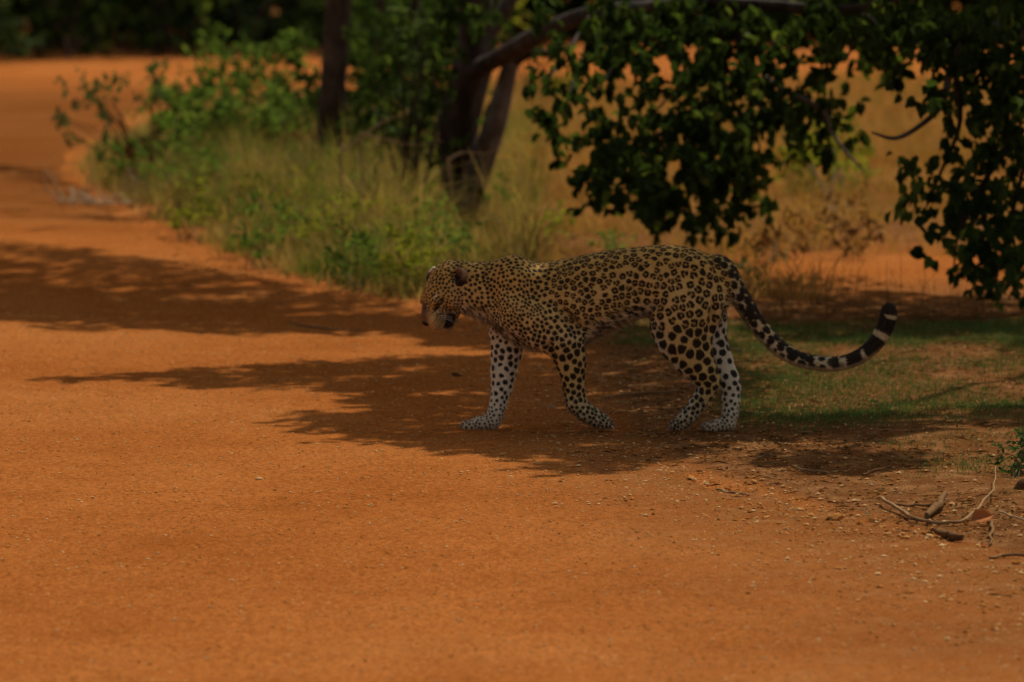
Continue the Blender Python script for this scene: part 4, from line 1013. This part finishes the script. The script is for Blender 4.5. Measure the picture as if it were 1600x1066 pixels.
# far field
def fld(x, y): return (road_dist(x, y) < -.5) * (pxy(x, y) > 700) * np.clip(.5 + .6 * vnoise(x * .8, y * .5, 0, 18), .1, 1)
p = scatter(12000, fld, (-2, 24), (12, 46), 221); r_ = np.random.default_rng(222)
v, f = blades(on_ground(p), r_.uniform(.08, .35, len(p)), r_.uniform(.008, .02, len(p)), np.full(len(p), .8), 223)
tag(mesh('field_grass', v, f, M['grass_dry'], None, {'tint': np.repeat(np.clip(r_.normal(.25, .25, len(p)), 0, 1), 5)}), 'thin olive grass on the far field behind the trees', 'grass', kind='stuff')
# short turf to the right of the leopard
def turf(x, y):
    px = pxy(x, y); py = 16000 / (y + CAM_D) - 129
    a = sm(1090, 1190, px) * sm(506, 530, py) * sm(684 + 18 * vnoise(x * 5, y * 3, 0, 28), 636, py) + .75 * sm(930, 980, px) * sm(500, 512, py) * sm(548, 530, py)
    b = .35 * sm(1300, 1420, px) * sm(640, 680, py) * sm(800, 740, py)
    return np.clip(np.minimum(a, 1) * np.clip(.50 + .50 * vnoise(x * 3.4, y * 1.1, 0, 21) + .45 * vnoise(x * 9, y * 3.5, 0, 27), .05, 1) + b * np.clip(vnoise(x * 5, y * 4, 0, 22), 0, 1), 0, 1)
p = scatter(105000, turf, (.2, -3), (4.2, 6.5), 231); r_ = np.random.default_rng(232)
v, f = blades(on_ground(p), r_.uniform(.008, .038, len(p)) * (1 + 1.0 * (r_.random(len(p)) < .05)), r_.uniform(.0016, .0036, len(p)), np.full(len(p), 1.3), 233)
tag(mesh('short_turf', v, f, M['grass_short'], None, {'tint': np.repeat(np.clip(r_.normal(.36, .26, len(p)), 0, 1), 5)}), 'short green turf on the verge under the leopard tail', 'grass', kind='stuff')
# tall thin stalks near the tail
p = scatter(150, lambda x, y: (pxy(x, y) > 1180) * (pxy(x, y) < 1560) * 1.0, (.9, 4.2), (2.6, 6.5), 241); r_ = np.random.default_rng(242)
v, f = blades(on_ground(p), r_.uniform(.12, .45, len(p)), r_.uniform(.002, .004, len(p)), np.full(len(p), .7), 243)
tag(mesh('grass_stalks', v, f, M['litter'], None, {'tint': np.repeat(r_.uniform(.1, .6, len(p)), 5)}), 'thin brown grass stalks standing behind the leopard tail', 'grass', kind='stuff')

# ------------------------------------------------------------------ small things on the ground
def stick(name, label, pts, rad, cat='stick', mat='dead_wood', tint=.5, sides=7, rough=.12, seed=0, group=None):
    mb = MB(); c = []
    for q in pts:
        g = G(q[0], q[1]); g[2] = hz(g[0], g[1]) + (q[2] if len(q) > 2 else 0) + .006; c.append(g)
    r = np.array(rad) * .8; rs = np.random.default_rng(int(pts[0][0])); c = np.array(c); c, r = smooth_path(c, r, 3)
    c[1:-1] += rs.normal(0, .0045, (len(c) - 2, 3)) * [1, 1.5, .4]; r = r * rs.uniform(.8, 1.2, len(r)); c[:, 2] = np.maximum(c[:, 2], height(c[:, 0], c[:, 1]) + r * .7)
    tube(mb, c, r, sides, 2, rough, seed, tint)
    o = mb.build(name, M[mat], None, True); recentre(o, c[0]); return tag(o, label, cat, group)
stick('fallen_branch', 'long pale curved fallen branch on the litter at the right', [(1378, 790, .02), (1398, 803, .012), (1425, 815, .008), (1470, 824, .008), (1510, 820, .010), (1540, 800, .02), (1553, 776, .035), (1556, 758, .05)], [.0085, .008, .0075, .007, .006, .005, .0035, .002], 'branch', 'dead_wood', .6)
stick('fallen_branch', 'straight stick lying across the start of the curved branch', [(1392, 797, .012), (1430, 796, .006), (1478, 797, .01)], [.005, .006, .007], 'branch', 'dead_wood', .45)
stick('wood_chunk', 'short stub of brown wood beside the curved branch', [(1448, 815, .01), (1466, 804, .02), (1477, 792, .04)], [.014, .016, .011], 'wood', 'dead_wood', .35)
stick('wood_chunk', 'thick brown rotten log piece at the road edge', [(1462, 838, .014), (1480, 845, .016), (1504, 850, .014)], [.014, .017, .013], 'wood', 'dead_wood', .22)
stick('stick', 'forked pale stick below the orange leaf', [(1550, 826, .01), (1551, 840, .008), (1546, 856, .004)], [.007, .007, .004], tint=.4)
stick('stick', 'pale stick at the right edge of the picture near the road', [(1545, 876, .004), (1570, 874, .008), (1620, 876, .006)], [.004, .006, .007], tint=.5)
stick('stick', 'thin long orange stick on the ground between the leopard legs', [(940, 626, .004), (990, 623, .006), (1062, 620, .004)], [.005, .007, .005], tint=.45)
stick('stick', 'thin bent twig lying on the shaded road at the left', [(452, 508, .003), (480, 513, .006), (520, 518, .004), (575, 520, .004)], [.004, .007, .006, .003], tint=.5)
stick('stick', 'small pale twig on the road between the forelegs', [(855, 636, .002), (862, 640, .003), (869, 638, .002)], [.0025, .003, .002], tint=.8)
stick('stick', 'dark brown bark strip on the road left of the planted foreleg', [(706, 588, .004), (714, 590, .008), (722, 591, .003)], [.005, .009, .004], tint=.05)
stick('stick', 'slim stick lying on the sunny road edge below the hind paws', [(1120, 769, .004), (1145, 774, .004), (1170, 778, .003)], [.006, .006, .004], tint=.6)
stick('stick', 'stick lying along the shaded soil under the turf', [(1240, 735, .004), (1262, 741, .004), (1296, 746, .003)], [.005, .006, .004], tint=.6)
stick('stick', 'dark crooked stick on the shaded soil right of centre', [(1348, 750, .005), (1372, 744, .008), (1392, 738, .004)], [.005, .006, .004], tint=.15)
stick('stick', 'thin straight twig behind the hind paws on the turf edge', [(1160, 648, .003), (1180, 649, .004), (1200, 648, .003)], [.004, .005, .004], tint=.4)
stick('stick', 'grey twig crossing the lower right litter', [(1560, 812, .01), (1590, 820, .008), (1625, 832, .006)], [.004, .005, .004], tint=.7)
# brush pile at the road bend
pile = thing('brush_pile', 'small heap of bleached dead twigs at the road bend', 'twigs')
r_ = np.random.default_rng(301); c0 = G(160, 318)
for k in range(34):
    mb = MB(); a = c0 + np.array([r_.uniform(-.35, .38), r_.uniform(-.35, .35), .01]); d = unit(np.array([r_.normal(0, 1), r_.normal(0, .5), abs(r_.normal(.35, .4))])) * r_.uniform(.12, .34)
    tube(mb, [a, a + d * .5 + r_.normal(0, .02, 3), a + d], [.006, .005, .002], 5, 3, .1, k, r_.uniform(.75, 1.1)); mb.build('twig', M['dead_wood'], pile, True)
for dx, pts in enumerate([[(205, 306), (212, 285), (200, 268), (207, 262)], [(190, 300), (196, 282), (203, 270)]]):
    mb = MB(); tube(mb, [P(*p, c0[1] - .1) for p in pts], [.008, .007, .006, .002][:len(pts)], 5, 4, .1, dx, .8); mb.build('twig', M['dead_wood'], pile, True)
root(pile, c0)
# dry branches sticking out of the grass before the brown trunk
for k, (pts, lab) in enumerate([([(562, 208), (590, 215), (625, 224), (660, 226), (690, 220)], 'pale arching dead branch in front of the forked tree'), ([(530, 238), (560, 218), (600, 190), (640, 176)], 'thin dead branch rising to the right in the shade'),
        ([(700, 250), (725, 238), (760, 240), (790, 222)], 'thin dry stalk leaning across the leaning stem')]):
    mb = MB(); tube(mb, [P(*p, 12.6 - .2 * k) for p in pts], np.linspace(.008, .003, len(pts)), 5, 5, .1, k, .7)
    c = P(*pts[0], 12.6 - .2 * k); e = np.array([c[0], c[1], hz(c[0], c[1])]); tube(mb, [e, (c + e) / 2 + [.02, 0, 0], c], [.009, .009, .008], 5, 4, .1, k, .6)
    o = mb.build('dead_branch', M['dead_wood'], None, True); recentre(o, e); tag(o, lab, 'branch')
# stones
def stone(label, px, py, w, seed, tint=.5, name='stone', group=None):
    import bmesh
    bm = bmesh.new(); bmesh.ops.create_icosphere(bm, subdivisions=2, radius=1)
    v = np.array([x.co for x in bm.verts]); f = np.array([[q.index for q in t.verts] for t in bm.faces]); bm.free()
    r = np.random.default_rng(seed); s = w / 2 * np.array([1, r.uniform(.7, 1), r.uniform(.45, .65)])
    for _ in range(7):
        n = unit(r.normal(size=3)); d = r.uniform(.62, .9); m = v @ n > d; v[m] -= ((v[m] @ n) - d)[:, None] * n
    v = v * (1 + .05 * vnoise(v[:, 0] * 4, v[:, 1] * 4, v[:, 2] * 4, seed))[:, None] * s
    g = G(px, py); g[2] = hz(g[0], g[1]) + s[2] * .55
    o = mesh(name, v, f, M['stone'], None, {'tint': np.full(len(v), tint)}); o.location = g; o.rotation_euler.z = r.uniform(0, 6)
    return tag(o, label, 'stone', group)
for k, (px, py, w, ti, lab) in enumerate([(1305, 814, .062, .55, 'largest orange stone on the sunny road edge at the right'), (1249, 800, .036, .7, 'pale stone just left of the largest orange stone'), (1453, 841, .034, .75, 'round yellow stone against the rotten log piece'),
        (1341, 808, .020, .95, 'small whitish stone right of the largest orange stone'), (1268, 809, .040, .5, 'flat orange stone touching the ground left of the largest stone'), (1378, 826, .030, .45, 'small orange stone below the curved branch start'),
        (1297, 786, .026, .2, 'small dark stone above the largest orange stone'), (1188, 796, .036, .15, 'dark flat stone on the sunny road below the hind paws'), (1050, 741, .032, .55, 'orange stone at the lower edge of the shade'),
        (1080, 750, .040, .5, 'orange stone right of another at the lower edge of the shade'), (1177, 757, .032, .6, 'pale orange stone on soil below the far hind paw'), (1223, 764, .024, .7, 'small pale stone left of the shaded stick'),
        (1310, 892, .034, .4, 'reddish stone on the road below the stones row'), (1420, 930, .036, .4, 'reddish flat stone low on the road at the right'), (1590, 884, .045, .2, 'dark stone at the right edge beside the pale stick'),
        (405, 752, .034, .75, 'flat pale chip lying alone on the sunny road at the left'), (1345, 702, .02, .6, 'small stone on the dark soil under the turf'), (640, 735, .012, .9, 'tiny bright pebble below the shade at centre left'), (972, 988, .012, 1.0, 'tiny white pebble on the bare road at the bottom')]):
    stone(lab, px, py, w, 400 + k, ti)
# fallen orange leaf
g = G(1535, 824); r_ = np.random.default_rng(5)
v, q = leaves_np(np.array([[0, 0, .012]]), np.array([[1.0, .25, .25]]), np.array([[-.1, -.75, .6]]), np.array([.085]), np.array([.06]))
v -= np.array([.04, 0, 0]); mb = MB(); mb.add(v, q, .7); mb.add(v + np.array([0, .0012, -.0012]), q[:, ::-1], .6)
tube(mb, [v[0], v[0] + np.array([-.012, 0, -.004]), v[0] + np.array([-.022, 0, -.010])], [.0015, .0013, .001], 4, 2, 0, 0, .4)
o = mb.build('fallen_leaf', M['leaf_orange'], None, False); g[2] = hz(g[0], g[1]) + .006; o.location = g; tag(o, 'single orange dead leaf lying by the curved branch', 'leaf')
# small plant at the right edge, with a dark stump under it
bush('small_plant', 'small green leafy plant at the right edge of the verge', [(1580, 715, 24, 22, 1.2), (1602, 690, 20, 24, 1.0), (1556, 706, 10, 14, .7), (1610, 725, 20, 20, 1.0)], G(1590, 742)[1], 'leaf_grey', 18, .06, 8, .07, .026, .014, -.1, 330, gz(1592, 745), cat='plant', stem='stalk', nst=9, sr=.004)
mb = MB(); b = gz(1598, 768); tube(mb, [b - [0, 0, .01], b + [.006, 0, .018], b + [.018, 0, .034]], [.030, .020, .006], 12, 5, .3, 3, .1)
o = mb.build('stump', M['dead_wood'], None, True); recentre(o, b); tag(o, 'small dark stump under the leafy plant at the right edge', 'stump')
# pebbles and litter
r_ = np.random.default_rng(350)
octv = np.array([(1, 0, 0), (-1, 0, 0), (0, 1, 0), (0, -1, 0), (0, 0, 1), (0, 0, -1)], float)
octf = np.array([(0, 2, 4), (2, 1, 4), (1, 3, 4), (3, 0, 4), (2, 0, 5), (1, 2, 5), (3, 1, 5), (0, 3, 5)])
def pebbles(name, label, n, test, lo, hi, s0, s1, seed, t0, t1):
    r = np.random.default_rng(seed); p = scatter(n, test, lo, hi, seed)
    s = s0 * (s1 / s0) ** (r.random(n) ** 2.5)
    rot = r.uniform(0, 6.28, n); c, d = np.cos(rot), np.sin(rot)
    v = octv[None] * (s[:, None] * np.stack([np.ones(n), r.uniform(.6, 1, n), r.uniform(.3, .55, n)], 1))[:, None]
    v = v * r.uniform(.75, 1.25, (n, 6, 1))
    x = v[..., 0] * c[:, None] - v[..., 1] * d[:, None]; y = v[..., 0] * d[:, None] + v[..., 1] * c[:, None]
    rd = road_dist(p[:, 0], p[:, 1]) > 0
    z = height(p[:, 0], p[:, 1]) + np.where(rd, .006, .001)
    vv = np.stack([x + p[:, :1], y + p[:, 1:], v[..., 2] + (z + s * .25)[:, None]], -1).reshape(-1, 3)
    ff = (octf[None] + (np.arange(n) * 6)[:, None, None]).reshape(-1, 3)
    o = mesh(name, vv, ff, M['stone'], None, {'tint': np.repeat(r.uniform(t0, t1, n), 6)})
    return tag(o, label, 'gravel', kind='stuff')
pebbles('gravel', 'fine laterite gravel scattered over the road', 60000, lambda x, y: np.where(road_dist(x, y) > 0, .35 + .5 * sm(1.2, .0, road_dist(x, y)), .25) * sm(14, 2, y), (-3.6, -7.5), (3.0, 13), .0016, .0085, 351, .3, .9)
pebbles('coarse_gravel', 'coarser gravel strewn along the right road edge', 5200, lambda x, y: np.exp(-((road_dist(x, y) + .05) / .45) ** 2) * sm(-.4, .3, x), (-.6, -6), (3.2, 3), .0035, .014, 353, .05, .9)
def bits(x, y):
    px = pxy(x, y); py = 16000 / (y + CAM_D) - 129
    return sm(.35, -.5, road_dist(x, y)) * np.clip(.45 + .6 * vnoise(x * 3, y * 2.6, 0, 31), .08, 1) * np.where(x > .4, sm(8, 4, y), sm(19, 13, y))
p = scatter(31000, bits, (-3.2, -5), (4.4, 18), 361); n = len(p); r_ = np.random.default_rng(362)
az = r_.uniform(0, 6.28, n); d = np.stack([np.cos(az), np.sin(az), r_.uniform(-.05, .25, n)], 1)
long_ = r_.random(n) < .55
v, q = leaves_np(np.stack([p[:, 0], p[:, 1], height(p[:, 0], p[:, 1]) + .004], 1), d, r_.normal(0, .35, (n, 3)) + [0, 0, 1.0], np.where(long_, r_.uniform(.012, .07, n), r_.uniform(.008, .026, n)), np.where(long_, r_.uniform(.0012, .003, n), r_.uniform(.006, .015, n)))
v[:, 2] = np.maximum(v[:, 2], height(v[:, 0], v[:, 1]) + .002)
tag(mesh('leaf_litter', v, q, M['litter'], None, {'tint': np.repeat(np.clip(r_.normal(.5, .25, n), 0, 1), 6)}), 'dead leaf bits and straw scattered over the right verge', 'litter', kind='stuff')
